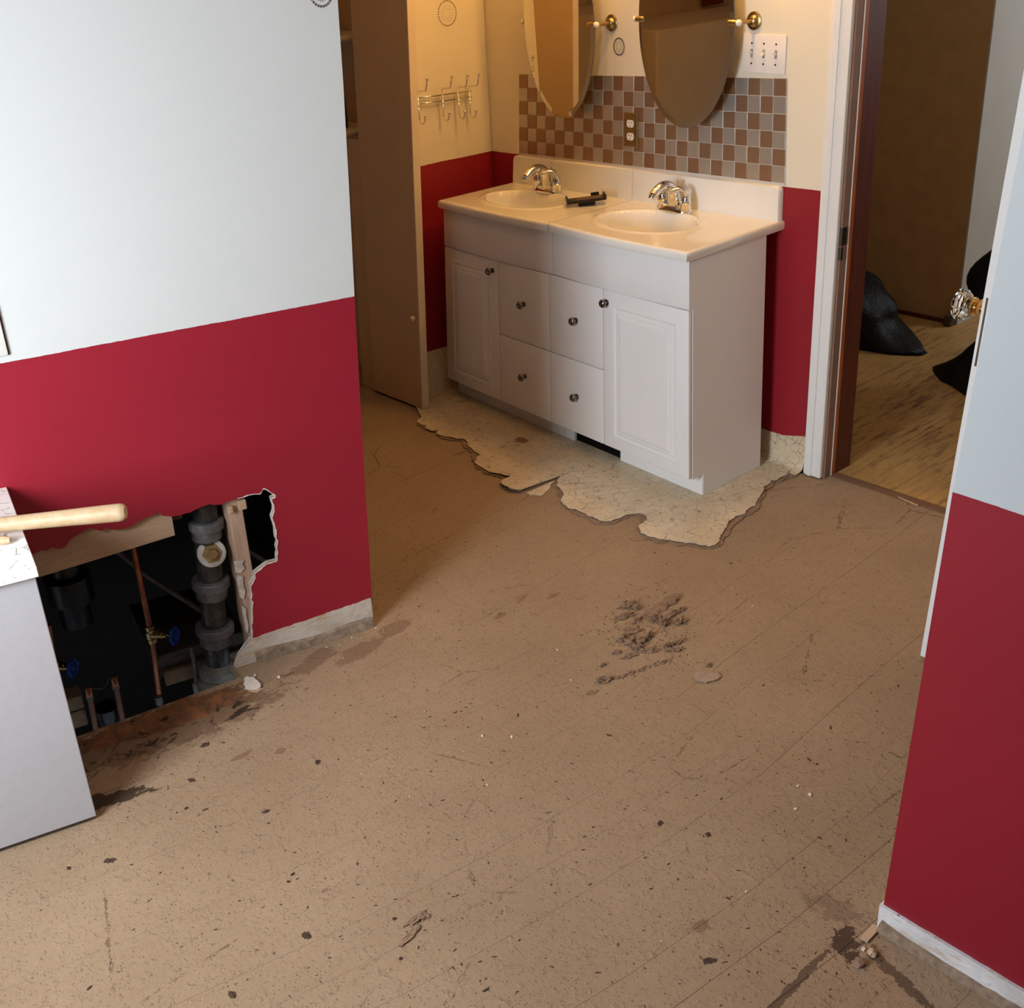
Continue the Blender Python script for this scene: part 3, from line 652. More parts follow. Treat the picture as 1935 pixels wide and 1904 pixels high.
def knob(parent, x, z):
    bm = BM(); p = Vector(V(x, ym-.001, z)); lathe(bm, [(.0095, 0), (.0095, .002), (.005, .004), (.0045, .012), (.011, .016), (.0145, .020), (.0145, .023), (.010, .028), (0, .030)], 20, axis(p, (0, -1, 0)))
    return mk('knob', recalc(bm), m_nickel, parent, smooth=50, label='dark nickel knob')
def slab(name, x0, x1, z0, z1):
    bm = BM(); box(bm, (x0+.0012, ym, z0+.0012), (x1-.0012, -D_-.0005, z1-.0012), .0035, V, 0, 3); return mk(name, recalc(bm), m_cab, van, smooth=30)
def panel_door(x0, x1, z0, z1, kx_, kz):
    d = slab('door', x0, x1, z0, z1); bm = BM()
    # moulded raised panel: nested rings
    cx, cz = (x0+x1)/2, (z0+z1)/2; ins = .052
    prof = [(ins-.006, -.0004), (ins-.003, .0026), (ins+.002, .0024), (ins+.006, -.0002), (ins+.010, -.0002), (ins+.013, .0026), (ins+.020, .0040), (ins+.024, .0036), (ins+.030, .0060), (ins+.036, .0066)]
    rows = []
    for i_, h in prof:
        a, b, c, e = x0+i_, x1-i_, z0+i_, z1-i_
        rows.append([bm.verts.new(V(x, ym-.0003-h, z)) for x, z in ((a, c), (b, c), (b, e), (a, e))])
    for r, q in zip(rows, rows[1:]):
        for k in range(4): bm.faces.new((r[k], r[(k+1) % 4], q[(k+1) % 4], q[k]))
    bm.faces.new(rows[-1]); mk('raised_panel', recalc(bm), m_cab, d)
    knob(d, kx_, kz); return d
panel_door(XS[0], XS[1], .088, FZ0, XS[1]-.030, FZ0-.043)
panel_door(XS[3], XS[4], .088, FZ0, XS[3]+.020, FZ0-.043)
zm = .368
for (a, b) in ((XS[1], XS[2]), (XS[2], XS[3])):
    for (c, e) in ((.088, zm), (zm, FZ0)):
        d = slab('drawer', a, b, c, e); knob(d, (a+b)/2+.004, (c+e)/2+.006)

# ---- two moulded tops with integral basins
def vanity_top(x0, x1, bcx, label):
    t = thing('washbasin', label, 'countertop', V((x0+x1)/2, -.25, H_), 'moulded sink tops')
    bcy, ax, ay, dep = -.235, .178, .128, .105
    NX, NY = 76, 60; yb = -.0; yf0 = -D_-.030; zt = H_+.031
    bm = BM(); grid = []
    for j in range(NY+1):
        row = []
        for i in range(NX+1):
            s = i/NX; t_ = j/NY; x = x0+(x1-x0)*s; yf = yf0-.012*math.sin(math.pi*s)**1.2; y = yb+(yf-yb)*t_
            r = math.hypot((x-bcx)/ax, (y-bcy)/ay); z = zt
            if r < 1: z = zt-.004-dep*(1-r**3.2)**.62
            elif r < 1.20: z = zt-.004+.004*min(1, (r-1)/.05) + .0040*math.sin(math.pi*(r-1)/.20)
            row.append(bm.verts.new(V(x, y, z)))
        grid.append(row)
    for j in range(NY):
        for i in range(NX): bm.faces.new((grid[j][i], grid[j+1][i], grid[j+1][i+1], grid[j][i+1]))
    # rolled edge round the free sides
    OFF = [(.006, -.003), (.008, -.010), (.008, -.022), (.005, -.030), (-.02, -.031)]
    if x1 > -.1: line = grid[NY] + [grid[j][NX] for j in range(NY-1, -1, -1)]; corner = NX; sx = 1
    else: line = [grid[j][0] for j in range(NY)] + grid[NY]; corner = NY; sx = -1
    prev = line
    for (d, dz) in OFF:
        cur = []
        for k, v in enumerate(line):
            front = (k <= corner) if sx > 0 else (k >= corner)
            side = (k >= corner) if sx > 0 else (k <= corner)
            cur.append(bm.verts.new(v.co+Vector((sx*d if side else 0, -d if front else 0, dz))))
        for k in range(len(line)-1): bm.faces.new((prev[k], cur[k], cur[k+1], prev[k+1]))
        prev = cur
    mk('basin_deck', recalc(bm), m_top, t, smooth=60)
    bm = BM(); zz = zt-.002; pts = []
    rr = .016
    def arc(cx, cz, a0, a1): return [(cx+rr*math.cos(a), cz+rr*math.sin(a)) for a in [a0+(a1-a0)*k/5 for k in range(6)]]
    zt2 = H_+.031+.108
    pts = [(x0, zz)] + (arc(x0+rr, zt2-rr, math.pi, math.pi/2) if x1 < -.1 else [(x0, zt2)]) + (arc(x1-rr, zt2-rr, math.pi/2, 0) if x1 > -.1 else [(x1, zt2)]) + [(x1, zz)]
    f0 = [bm.verts.new(V(x, -.0015, z)) for x, z in pts]; f1 = [bm.verts.new(V(x, -.019, z)) for x, z in pts]
    f2 = [bm.verts.new(V(max(x0+.0, min(x1, x+(0.003 if x < (x0+x1)/2-.2 and x1 < -.1 else 0)-(.003 if x > (x0+x1)/2+.2 and x1 > -.1 else 0))), -.023, z-(.003 if z > zz+.02 else 0))) for x, z in pts]
    n_ = len(pts)
    for a, b in ((f0, f1), (f1, f2)):
        for k in range(n_): bm.faces.new((a[k], a[(k+1) % n_], b[(k+1) % n_], b[k]))
    bm.faces.new(f2); bm.faces.new(f0[::-1]); mk('backsplash', recalc(bm), m_top, t, smooth=40)
    p = Vector(V(bcx, bcy+.01, zt-.004-dep+.004)); bm = BM(); lathe(bm, [(0, .001), (.012, .001), (.014, .004), (.021, .003), (.023, 0)], 20, Matrix.Translation(p)); mk('drain', recalc(bm), m_chrome, t, smooth=50, label='chrome drain ring')
    p = Vector(V(bcx-.155, bcy-.028, zt-.04)); bm = BM(); lathe(bm, [(0, .001), (.005, .001), (.006, 0)], 12, axis(p, (.8, .1, .6))); mk('overflow_hole', recalc(bm), m_dark, t, label='small dark overflow hole')
    return t
vanity_top(-W_-.002, -W_/2-.0008, -.955, 'left white moulded sink top with oval basin, warm lit')
vanity_top(-W_/2+.0008, .002, -.355, 'right white moulded sink top with oval basin, nearest the doorway')

# ---- faucets
def faucet(cx, label):
    b = Vector(V(cx, -.082, H_+.031)); t = thing('faucet', label, 'faucet', b, 'chrome centerset faucets'); X = Vector
    bm = BM(); N = 28; prof = [(1.0, 0), (1.0, .004), (.94, .012), (.80, .022), (.55, .026)]; rows = []
    for s, h in prof:
        r = []
        for k in range(N):
            a = 2*math.pi*k/N; ex = math.copysign(abs(math.cos(a))**.7, math.cos(a))*.066*s; ey = math.sin(a)*.026*s
            r.append(bm.verts.new(b+X((ex, ey, h))))
        rows.append(r)
    for a, c in zip(rows, rows[1:]):
        for k in range(N): bm.faces.new((a[k], a[(k+1) % N], c[(k+1) % N], c[k]))
    bm.faces.new(rows[-1]); mk('base_plate', recalc(bm), m_chrome, t, smooth=50)
    bm = BM(); pts = bez(b+X((0, .004, .01)), b+X((0, .006, .10)), b+X((0, -.055, .118)), b+X((0, -.108, .072)), 16)
    tube(bm, pts, [.026-.0105*min(1, i/8) for i in range(17)], 18, 0, 1.0); sp = mk('spout', recalc(bm), m_chrome, t, smooth=60)
    e = pts[-1]; bm = BM(); lathe(bm, [(.0125, 0), (.0125, .012), (.011, .014), (0, .014)], 16, axis(e+X((0, -.001, .002)), (0, -.55, -.83))); mk('aerator', recalc(bm), m_chrome, sp, smooth=50)
    bm = BM(); lathe(bm, [(.0022, 0), (.0022, .022), (.005, .025), (.005, .031), (0, .032)], 12, axis(b+X((0, .020, .07)), (0, .15, 1))); mk('lift_rod', recalc(bm), m_chrome, sp, smooth=50)
    for s in (-1, 1):
        h0 = b+X((s*.051, 0, .018)); bm = BM(); lathe(bm, [(.020, -.01), (.0175, .012), (.019, .014), (.019, .017), (.0165, .019), (.0155, .030), (.0145, .040), (.008, .050), (0, .052)], 20, Matrix.Translation(h0)); h = mk('handle', recalc(bm), m_chrome, t, smooth=50)
        bm = BM(); q = bez(h0+X((0, 0, .040)), h0+X((s*.002, -.004, .074)), h0+X((-s*.012, -.030, .074)), h0+X((-s*.030, -.052, .058)), 12)
        tube(bm, q, [.0135, .0135, .013, .0125, .012, .0115, .011, .0105, .010, .0095, .009, .008, .006], 12, 0, .6); mk('lever', recalc(bm), m_chrome, h, smooth=60)
    return t
faucet(-.980, 'chrome two handle faucet at the left basin')
faucet(-.372, 'chrome two handle faucet at the right basin')

# ---- black phone holster on the top
hc = Vector(fl((1108, 378), V(-.7, -.15, H_+.031)[2]+.016)); t = thing('phone_holster', 'black plastic phone holster lying open between the two faucets', 'holster', hc-Vector((0, 0, .016)))
rot = Matrix.Translation(hc) @ Matrix.Rotation(math.radians(50), 4, 'Z') @ Matrix.Rotation(math.radians(-4), 4, 'Y')
def hb(lo, hi, bev, name, mat):
    bm = BM(); box(bm, lo, hi, bev, lambda x, y, z: tuple(rot @ Vector((x, y, z)))); mk(name, recalc(bm), mat, t)
hb((-.068, -.034, 0), (.068, .034, .006), .002, 'back_plate', m_black); hb((-.035, -.026, .0061), (.06, .026, .0075), .0005, 'lining', m_black_in)
hb((-.072, -.036, -.002), (-.064, .036, .016), .002, 'end_lip', m_black); hb((.062, -.03, 0), (.070, -.006, .018), .002, 'end_lip', m_black); hb((.062, .012, 0), (.070, .034, .016), .002, 'end_lip', m_black)
hb((.02, .030, 0), (.05, .037, .017), .002, 'side_clip', m_black); hb((-.066, -.036, 0), (.066, -.031, .010), .001, 'side_rail', m_black); hb((-.03, -.014, -.0155), (.03, .014, .0), .002, 'belt_clip', m_black)

# ---- tiles
cor = [pl(q, 1, -.004) for q in ((981, 140), (981, 289), (1487, 148), (1483, 347))]
NXT, NYT = 25, 6
def tq(u, v):  # u right, v up
    tl, bl_, tr, br_ = cor; b = bl_*(1-u)+br_*u; t_ = tl*(1-u)+tr*u; q = b*(1-v)+t_*v; return Vector((q[0], 0, q[2]))
tb = thing('tile_backsplash', 'checkerboard of bronze and steel square tiles above the vanity', 'tiles', tq(.5, 0))
bm = BM(); q = [tq(0, -.03), tq(1, -.03), tq(1, 1), tq(0, 1)]; prism(bm, [(p.x, -.0008, p.z) for p in q], (0, -.0025, 0)); mk('grout', bm, m_grout, tb)
for j in range(NYT):
    for i in range(NXT):
        e = .020; e2_ = .018
        if j == 0: v0 = -.02
        P4 = [tq((i+a)/NXT, (j+b)/NYT) for a, b in ((e, e2_), (1-e, e2_), (1-e, 1-e2_), (e, 1-e2_))]
        y1 = -.0052-random.random()*.0008; ch = .0012; bm = BM()
        c4 = sum(P4, Vector())/4
        o = [bm.verts.new((p.x, -.0025, p.z)) for p in P4]; m = [bm.verts.new((p.x, y1+.0006, p.z)) for p in P4]
        n_ = [bm.verts.new((p.x+(c4.x-p.x)*.04, y1+random.uniform(-.0001, .0001), p.z+(c4.z-p.z)*.04)) for p in P4]
        for a, b in ((o, m), (m, n_)):
            for k in range(4): bm.faces.new((a[k], a[(k+1) % 4], b[(k+1) % 4], b[k]))
        bm.faces.new(n_); mk('tile', recalc(bm), m_tile_a if (i+j) % 2 == 1 else m_tile_b, tb)

# ---- oval pivot mirrors
def mirror(cx, cz, ax, az, tilt, yaw, label, xl, xr):
    t = thing('mirror', label, 'mirror', (cx, -.062, cz), 'oval pivot mirrors'); C0 = Vector((cx, -.072, cz))
    M = Matrix.Translation(C0) @ Matrix.Rotation(yaw, 4, 'Z') @ Matrix.Rotation(tilt, 4, 'X'); N = 64; bm = BM(); rows = []
    for s, y, mi in ((1.0, .003, 1), (1.0, -.0026, 1), (.935, -.0034, 0)):
        rows.append(([bm.verts.new(M @ Vector((ax*(s if s == 1 else 1-.016/ax)*math.cos(a), y, az*(s if s == 1 else 1-.016/az)*math.sin(a)))) for a in [2*math.pi*k/N for k in range(N)]], mi))
    for (a, _), (b, mi) in zip(rows, rows[1:]):
        for k in range(N): bm.faces.new((a[k], a[(k+1) % N], b[(k+1) % N], b[k])).material_index = mi
    bm.faces.new(rows[2][0]).material_index = 0; bm.faces.new(rows[0][0][::-1]).material_index = 1
    recalc(bm); mk('bevelled_glass', bm, [m_mirror, m_mirror_edge], t)
    for sgn, px in ((-1, cx-ax), (1, cx+ax)):
        e = Vector((px, -.072, cz))
        bm = BM(); lathe(bm, [(.0085, -.022), (.0095, -.02), (.0095, .0), (.0085, .004), (.0085, .012)], 18, axis(e, (sgn, 0, 0))); pv = mk('pivot_bracket', recalc(bm), m_oldbrass, t, smooth=50)
        bm = BM(); lathe(bm, [(0, .026), (.006, .025), (.0095, .021), (.0095, .012), (0, .011)], 18, axis(e, (sgn, 0, 0))); mk('ceramic_cap', recalc(bm), m_ceramic, pv, smooth=50, label='white ceramic cap')
        bm = BM(); tube(bm, [e+Vector((sgn*.016, .004, 0)), e+Vector((sgn*.020, .03, 0)), e+Vector((sgn*.022, .066, 0))], .0055, 12); lathe(bm, [(.0, -.0), (.027, 0), (.0275, .003), (.023, .006), (.018, .007), (.014, .012), (.009, .017), (0, .018)], 28, axis((e.x+sgn*.022, -.001, cz), (0, -1, 0)))
        mk('rosette', recalc(bm), m_oldbrass, pv, smooth=40, label='round brass wall rosette and post')
mirror(-.925, 1.428, .166, .322, math.radians(1.5), math.radians(3), 'left oval frameless mirror on brass pivots', 0, 0)
mirror(-.350, 1.452, .196, .330, math.radians(.3), 0, 'right oval frameless mirror on brass pivots, nearest the switch plate', 0, 0)

# ---- wall plates
def onwall(bm, lo, hi, bev, ybase=0.): return box(bm, (lo[0], ybase-hi[2], lo[1]), (hi[0], ybase-lo[2], hi[1]), bev)
sw = thing('switch_plate', 'white three gang switch plate above the tiles near the door casing', 'switch', (-.088, 0, 1.30))
SX, SZ = -.170, 1.300
bm = BM(); onwall(bm, (SX, SZ, .0), (SX+.163, SZ+.115, .006), .003); mk('plate', recalc(bm), m_plastic_w, sw, smooth=30)
for k in range(3):
    x = SX+.0355+.046*k; bm = BM(); onwall(bm, (x-.005, SZ+.045, .0055), (x+.005, SZ+.070, .0064), 0); mk('toggle_slot', recalc(bm), plain('slot_shade', (.42, .34, .30), .6), sw)
    bm = BM(); up = 1 if k != 1 else -1; box(bm, (x-.0038, -.019, SZ+.0545), (x+.0038, -.006, SZ+.0625), .0015, lambda X, Y, Z, u=up: (X, Y, Z+u*(-Y-.006)*.55)); mk('toggle', recalc(bm), m_plastic_w, sw, smooth=40)
    for zz in (.0275, .0875):
        bm = BM(); lathe(bm, [(.0032, 0), (.0030, .0012), (0, .0018)], 12, axis((x, -.006, SZ+zz), (0, -1, 0))); mk('screw', recalc(bm), m_nickel, sw)
ox = pl((1180, 218), 1, -.004); OX, OZ = ox[0]+.002, 1.022
ot = thing('outlet', 'duplex outlet with brass cover plate set in the tiles', 'outlet', (OX+.03, 0, OZ))
bm = BM(); onwall(bm, (OX, OZ, .006), (OX+.066, OZ+.116, .0115), .0025); mk('plate', recalc(bm), m_oldbrass, ot)
for zz in (.036, .080):
    bm = BM(); pr = []
    for k in range(24):
        a = 2*math.pi*k/24; pr.append((OX+.033+.0165*math.cos(a), -.0112, OZ+zz+max(-.0125, min(.0125, .0165*math.sin(a)))))
    prism(bm, pr, (0, -.0025, 0)); r = mk('receptacle', bm, m_ceramic, ot)
    bm = BM()
    for dx_, h in ((-.006, .007), (.006, .0055)): box(bm, (OX+.033+dx_-.0011, -.0141, OZ+zz+.001), (OX+.033+dx_+.0011, -.0136, OZ+zz+.001+h))
    lathe(bm, [(.0022, 0), (0, .0004)], 10, axis((OX+.033, -.0138, OZ+zz-.007), (0, -1, 0))); mk('slot', recalc(bm), m_dark, r)
bm = BM(); lathe(bm, [(.003, 0), (.003, .001), (0, .002)], 12, axis((OX+.033, -.0115, OZ+.058), (0, -1, 0))); mk('screw', recalc(bm), m_oldbrass, ot)
pp = thing('wall_plate', 'corner of a glossy white wall plate at the left photo edge', 'plate', LW(.85, 0, .967))
bm = BM(); lwbox(bm, .790, .905, 0.0005, .009, .969, 1.085, .003); mk('plate', recalc(bm), m_ceramic, pp, smooth=30)
bm = BM(); lwbox(bm, .787, .792, 0.0004, .0035, .968, 1.085, .0005); mk('rim', recalc(bm), m_nickel, pp, label='dark strip standing in for the shadow gap at the plate edge')  # dark strip drawn in place of the gap's shadow

# ---- stencilled dotted rings (flat paint on the walls)
def ring(name, fn, rx, rz, label, n=26):
    bm = BM()
    for R_k, nn, rd in ((1, n, .0028), (.62, 18, .0013), (.40, 12, .0012)):
        for k in range(nn):
            a = 2*math.pi*k/nn; c0 = (rx*R_k*math.cos(a), rz*R_k*math.sin(a)); vs_ = [bm.verts.new(fn(c0[0]+rd*math.cos(b), c0[1]+rd*math.sin(b))) for b in [2*math.pi*q/8 for q in range(8)]]; bm.faces.new(vs_)
    return mk(name, recalc(bm), m_dots, autoloc=True, label=label, cat='stencil', group='dotted ring stencils')
h1 = pl((845, 25), 0, -1.399); ring('wall_stencil', lambda a, b: (-1.3985, h1[1]+a, h1[2]+b), .043, .043, 'dotted ring stencil above the hook rack', 30)
h2 = pl((1170, 88), 1, 0.); ring('wall_stencil', lambda a, b: (h2[0]+a, -.0012, h2[2]+b), .024, .027, 'small dotted ring stencil between the two mirrors', 30)
ring('wall_stencil', lambda a, b: LW(-.030+a, .0012, 1.655+b), .026, .030, 'dotted ring stencil at the top of the left partition', 26)

# ---- hook rack on the alcove wall
hk = thing('hook_rack', 'chrome wire rack of four double coat hooks on the alcove wall', 'hooks', (-1.40, -.22, 1.10))
ya, yb_ = -.385, -.105; zr = 1.158
for dz in (0, .022):
    bm = BM(); tube(bm, [(-1.385, ya, zr+dz+.004), (-1.377, ya+.09, zr+dz), (-1.377, yb_-.09, zr+dz-.002), (-1.385, yb_, zr+dz-.006)], .0032, 8); mk('bar', recalc(bm), m_chrome, hk, smooth=True)
for k, yy in enumerate((-.372, -.255, -.178, -.122)):
    bm = BM(); X = Vector; o_ = X((-1.3745, yy, zr-.004*k))
    up = [o_+X((.0, 0, -.005)), o_+X((.0, 0, .045)), o_+X((.006, 0, .050)), o_+X((.045, .0, .052)), o_+X((.052, 0, .058)), o_+X((.062, 0, .095))]
    dn = [o_+X((.0, 0, .045)), o_+X((.0, 0, -.050)), o_+X((.006, 0, -.064)), o_+X((.018, 0, -.068)), o_+X((.030, 0, -.058)), o_+X((.034, 0, -.038))]
    tube(bm, up, .0030, 8); tube(bm, dn, .0030, 8)
    for e in (up[-1], dn[-1]): bmesh.ops.create_icosphere(bm, subdivisions=2, radius=.0062, matrix=Matrix.Translation(e))
    mk('hook', recalc(bm), m_chrome, hk, smooth=True)

# ================================================================== LINOLEUM REMNANTS
def tear(A_, B_, amp, out, d=0):
    L_ = np.linalg.norm(B_-A_)
    if L_ < .006 or d > 6: out.append(A_); return
    M_ = (A_+B_)/2; n_ = np.array([-(B_-A_)[1], (B_-A_)[0], 0])/L_
    M_ = M_+n_*random.uniform(-1, 1)*L_*amp
    tear(A_, M_, amp, out, d+1); tear(M_, B_, amp, out, d+1)
def sheet(poly, z, th, name, mat, parent, zfun=None, amp=.13, wob=0.):
    pts = []
    P_ = [fl(q, z) if not isinstance(q[0], str) else np.array([q[1], q[2], z]) for q in poly]
    for i, q in enumerate(poly):
        j = (i+1) % len(poly)
        straight = isinstance(q[0], str) or isinstance(poly[j][0], str) or np.linalg.norm(P_[j]-P_[i]) > .12
        if straight: pts.append(P_[i])
        else: tear(P_[i], P_[j], amp, pts)
    out = []
    for P in pts:
        P = np.array([P[0], min(P[1], -.013), P[2]])
        if len(out) and np.linalg.norm(P-out[-1]) < 5e-4: continue
        out.append(P)
    bm = BM(); prism(bm, [tuple(p) for p in out], (0, 0, th))
    n_ = len(out); bm.verts.ensure_lookup_table(); ph = random.random()*9
    for i in range(n_):
        P = out[i]; k = wob*(.5+.5*math.sin(i*.37+ph)*math.sin(i*.113+2*ph)) if P[1] < -.43 else 0
        if zfun: k += zfun(P[0], P[1])
        bm.verts[i].co.z += k; bm.verts[n_+i].co.z += k
    return bm
RS = [(1059.5, 900), (1057, 921), (1060, 946.5), (1076.7, 961), (1105.6, 970), (1124, 979), (1145, 986), (1163.5, 981), (1178, 975.5), (1190.6, 972), (1207, 970), (1221, 975), (1222, 984.5), (1207, 995), (1210.5, 1006), (1225, 1013.5), (1247, 1019), (1268, 1021), (1297, 1026), (1323, 1030), (1341, 1033), (1359, 1024), (1361, 1012), (1373, 997), (1388, 979), (1409.5, 968), (1427.6, 955.5), (1431, 943), (1442, 921), (1456.6, 908.5), (1478, 901), (1486.7, 897.7), (1499.7, 886), (1516, 881), (1527, 879), ('w', .155, -.012), ('w', -.40, -.012), (1141, 871.5)]
RSb = [(1061, 903), (1060, 921), (1063, 945), (1076, 965), (1100, 976), (1120, 988), (1150, 991), (1168, 987), (1185, 980), (1205, 974), (1212, 980), (1212, 989), (1204, 994), (1212, 1011), (1228, 1018), (1243, 1026), (1262, 1024), (1280, 1032), (1300, 1030), (1325, 1036), (1345, 1037), (1366, 1029), (1370, 1015), (1380, 1001), (1396, 987), (1417, 974), (1434, 961), (1437, 947), (1448, 926), (1462, 913), (1482, 907), (1497, 903), (1509, 893), (1528, 888), (1550, 883), ('w', .175, -.012), ('w', -.38, -.012), (1143, 873)]
LSH = [(788, 798), (793, 801), (805, 804), (805, 811), (815, 814), (828, 813), (829, 822), (846, 826), (863, 830), (874, 830), (882.5, 834.6), (886, 844.5), (894, 851), (906.5, 860), (901.5, 869), (897, 873), (910.6, 884), (925.5, 893), (945, 896), (965, 903), (955, 908), (947, 915.6), (953.6, 922), (962, 926), (982, 929), (1058.5, 899.5), (1140, 871), ('w', -.405, -.012), ('w', -1.39, -.012), ('w', -1.39, -.505), (797, 789)]
LSHb = [(787, 803), (800, 810), (812, 817), (826, 818), (833, 829), (850, 833), (868, 834), (875, 838), (876, 846), (886, 852), (893, 858), (892, 868), (895, 877), (908, 888), (922, 898), (940, 902), (950, 907), (944, 914), (950, 922), (960, 927), (985, 930), (1056, 901.5), (1139, 873), ('w', -.41, -.012), ('w', -1.39, -.012), ('w', -1.39, -.505), (796, 793)]
ls = thing('linoleum_sheet', 'torn cream crackle linoleum remnant under the left half of the vanity', 'linoleum', fl((960, 860)), 'torn linoleum remnants')
lift = fl((962, 922), 0); 
def lf(x, y):
    d = math.hypot(x-lift[0], y-lift[1]); return .010*max(0, 1-d/.16)**1.5
mk('crackle_surface', sheet(LSH, .0074, .0024, '', None, None, lf, .16, .0013), [m_lino], ls)
mk('felt_backing', sheet(LSHb, .0008, .0040, '', None, None, None, .16), [m_felt], ls)
rs = thing('linoleum_sheet', 'torn cream crackle linoleum remnant under the right half of the vanity', 'linoleum', fl((1280, 960)), 'torn linoleum remnants')
mk('crackle_surface', sheet(RS, .0074, .0024, '', None, None, None, .16, .0013), [m_lino], rs)
mk('felt_backing', sheet(RSb, .0008, .0040, '', None, None, None, .16), [m_felt], rs)
mk('linoleum_scrap', sheet([(995, 931), (1001.6, 936), (1023, 937), (1029, 933), (1034.7, 927), (1041, 919), (1050, 909), (1035, 913), (1012, 924)], .0012, .0026, '', None, None), [m_lino], label='small pale linoleum scrap tucked under the lifted sheet corner', cat='linoleum')
# brown worn spot: a hole through the left sheet
mk('felt_patch', sheet([(972, 832), (978, 826), (985, 826), (997, 830), (999, 834), (990, 838), (980, 836)], .0100, .0006, '', None, None), [m_felt], label='brown worn patch on the left linoleum remnant', cat='patch')

# ================================================================== LEFT BASE CABINET, HANDLE
cb = thing('base_cabinet', 'white base cabinet with crackle laminate top at the left photo edge', 'cabinet', LW(1.5, .2, 0))
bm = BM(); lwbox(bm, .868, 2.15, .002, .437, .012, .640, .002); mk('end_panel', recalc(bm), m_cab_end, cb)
bm = BM(); lwbox(bm, .875, 2.14, .01, .430, .0005, .013, 0); mk('plinth', recalc(bm), m_olddark, cb, label='dark wet plinth under the cabinet')
bm = BM(); lwbox(bm, .862, 2.17, .002, .452, .6405, .662, .0015); mk('laminate_top', recalc(bm), m_lam, cb)
# wooden tool handle reaching over the counter edge
def hpt(px, n): s, z = wl(px, n); return Vector(LW(s, n, z))
za = fl((0, 990), .70); 
e0 = pl((236, 967), 2, .700); e0 = Vector(e0); e1_ = Vector(pl((0, 991), 2, .688)); dirn = (e1_-e0).normalized()
th_ = thing('tool_handle', 'thick pale wooden tool handle lying across the cabinet top and jutting out', 'handle', e0)
bm = BM(); pts = [e0+dirn*s for s in (-.002, .004, .012, .05, .10, .16, .24, .36)]
tube(bm, pts, [.0135, .0185, .0198, .0195, .0185, .0175, .0165, .0160], 12, 0, .92); mk('shaft', recalc(bm), m_handle, th_, smooth=35)
s0 = Vector(fl((20, 1020), .672)); s1 = Vector(fl((-40, 1022), .672)); d2 = (s1-s0).normalized()
bm = BM(); tube(bm, [s0, s0+d2*.012, s0+d2*.10], [.006, .009, .009], 8); mk('wood_stick', recalc(bm), m_handle, label='short faceted wooden stick end lying on the cabinet top', cat='stick')

# ================================================================== PIPES IN THE HOLE
def hv(px, n): s, z = wl(px, n); return Vector(LW(s, n, z))
nd = -.075
top_, bot_ = hv((384, 940), nd), hv((420, 1345), nd-.01); ax_ = (bot_-top_)
def onst(py): return top_+ax_*((py-940)/(1345-940))
ds = thing('drain_stack', 'dark iron drain stack with grey hubs and a plugged cleanout inside the wall hole', 'pipe', bot_)
bm = BM(); tube(bm, [top_+Vector((0, 0, .12)), top_, onst(1140), onst(1260), bot_, bot_+Vector((0, 0, -.2))], .033, 24); mk('pipe', recalc(bm), m_iron, ds, smooth=40)
def hub(py, r, h, mat, prof=None):
    c = onst(py); M = axis(c, -ax_.normalized()); bm = BM(); lathe(bm, prof or [(.034, -h*.85), (r*.82, -h*.82), (r*.84, -.012), (r, -.010), (r, .010), (r*.93, .013), (.036, .014)], 28, M); return mk('hub', recalc(bm), mat, ds, smooth=35)
hub(985, .047, .05, m_irongrey); hub(1092, .050, .05, m_irongrey); hub(1178, .052, .055, m_irongrey)
hub(1262, .050, .03, m_greycem, [(.036, -.09), (.056, -.075), (.058, -.02), (.046, -.010), (.052, -.008), (.052, .014), (.045, .018), (.034, .030)])
cp = hv((400, 1045), -.045); dr = Vector((E2[0], E2[1], .18)).normalized(); dr = (Vector(CPOS)-cp).normalized()*.55+Vector((E2[0], E2[1], .1))*.45; dr.normalize()
bm = BM(); lathe(bm, [(.034, -.05), (.034, .0), (.037, .002), (.037, .014), (.031, .018), (0, .018)], 26, axis(cp-dr*.012, dr)); pg = mk('cleanout_plug', recalc(bm), m_whitepaste, ds, smooth=35, label='round cleanout plug smeared with white pipe dope')
bm = BM(); lathe(bm, [(.026, 0), (.026, .003), (.0145, .004), (.0145, .016), (.013, .018), (0, .018)], 6, axis(cp+dr*.006, dr)); mk('brass_nut', recalc(bm), m_brassnut, pg, label='crusty hexagonal brass nut')

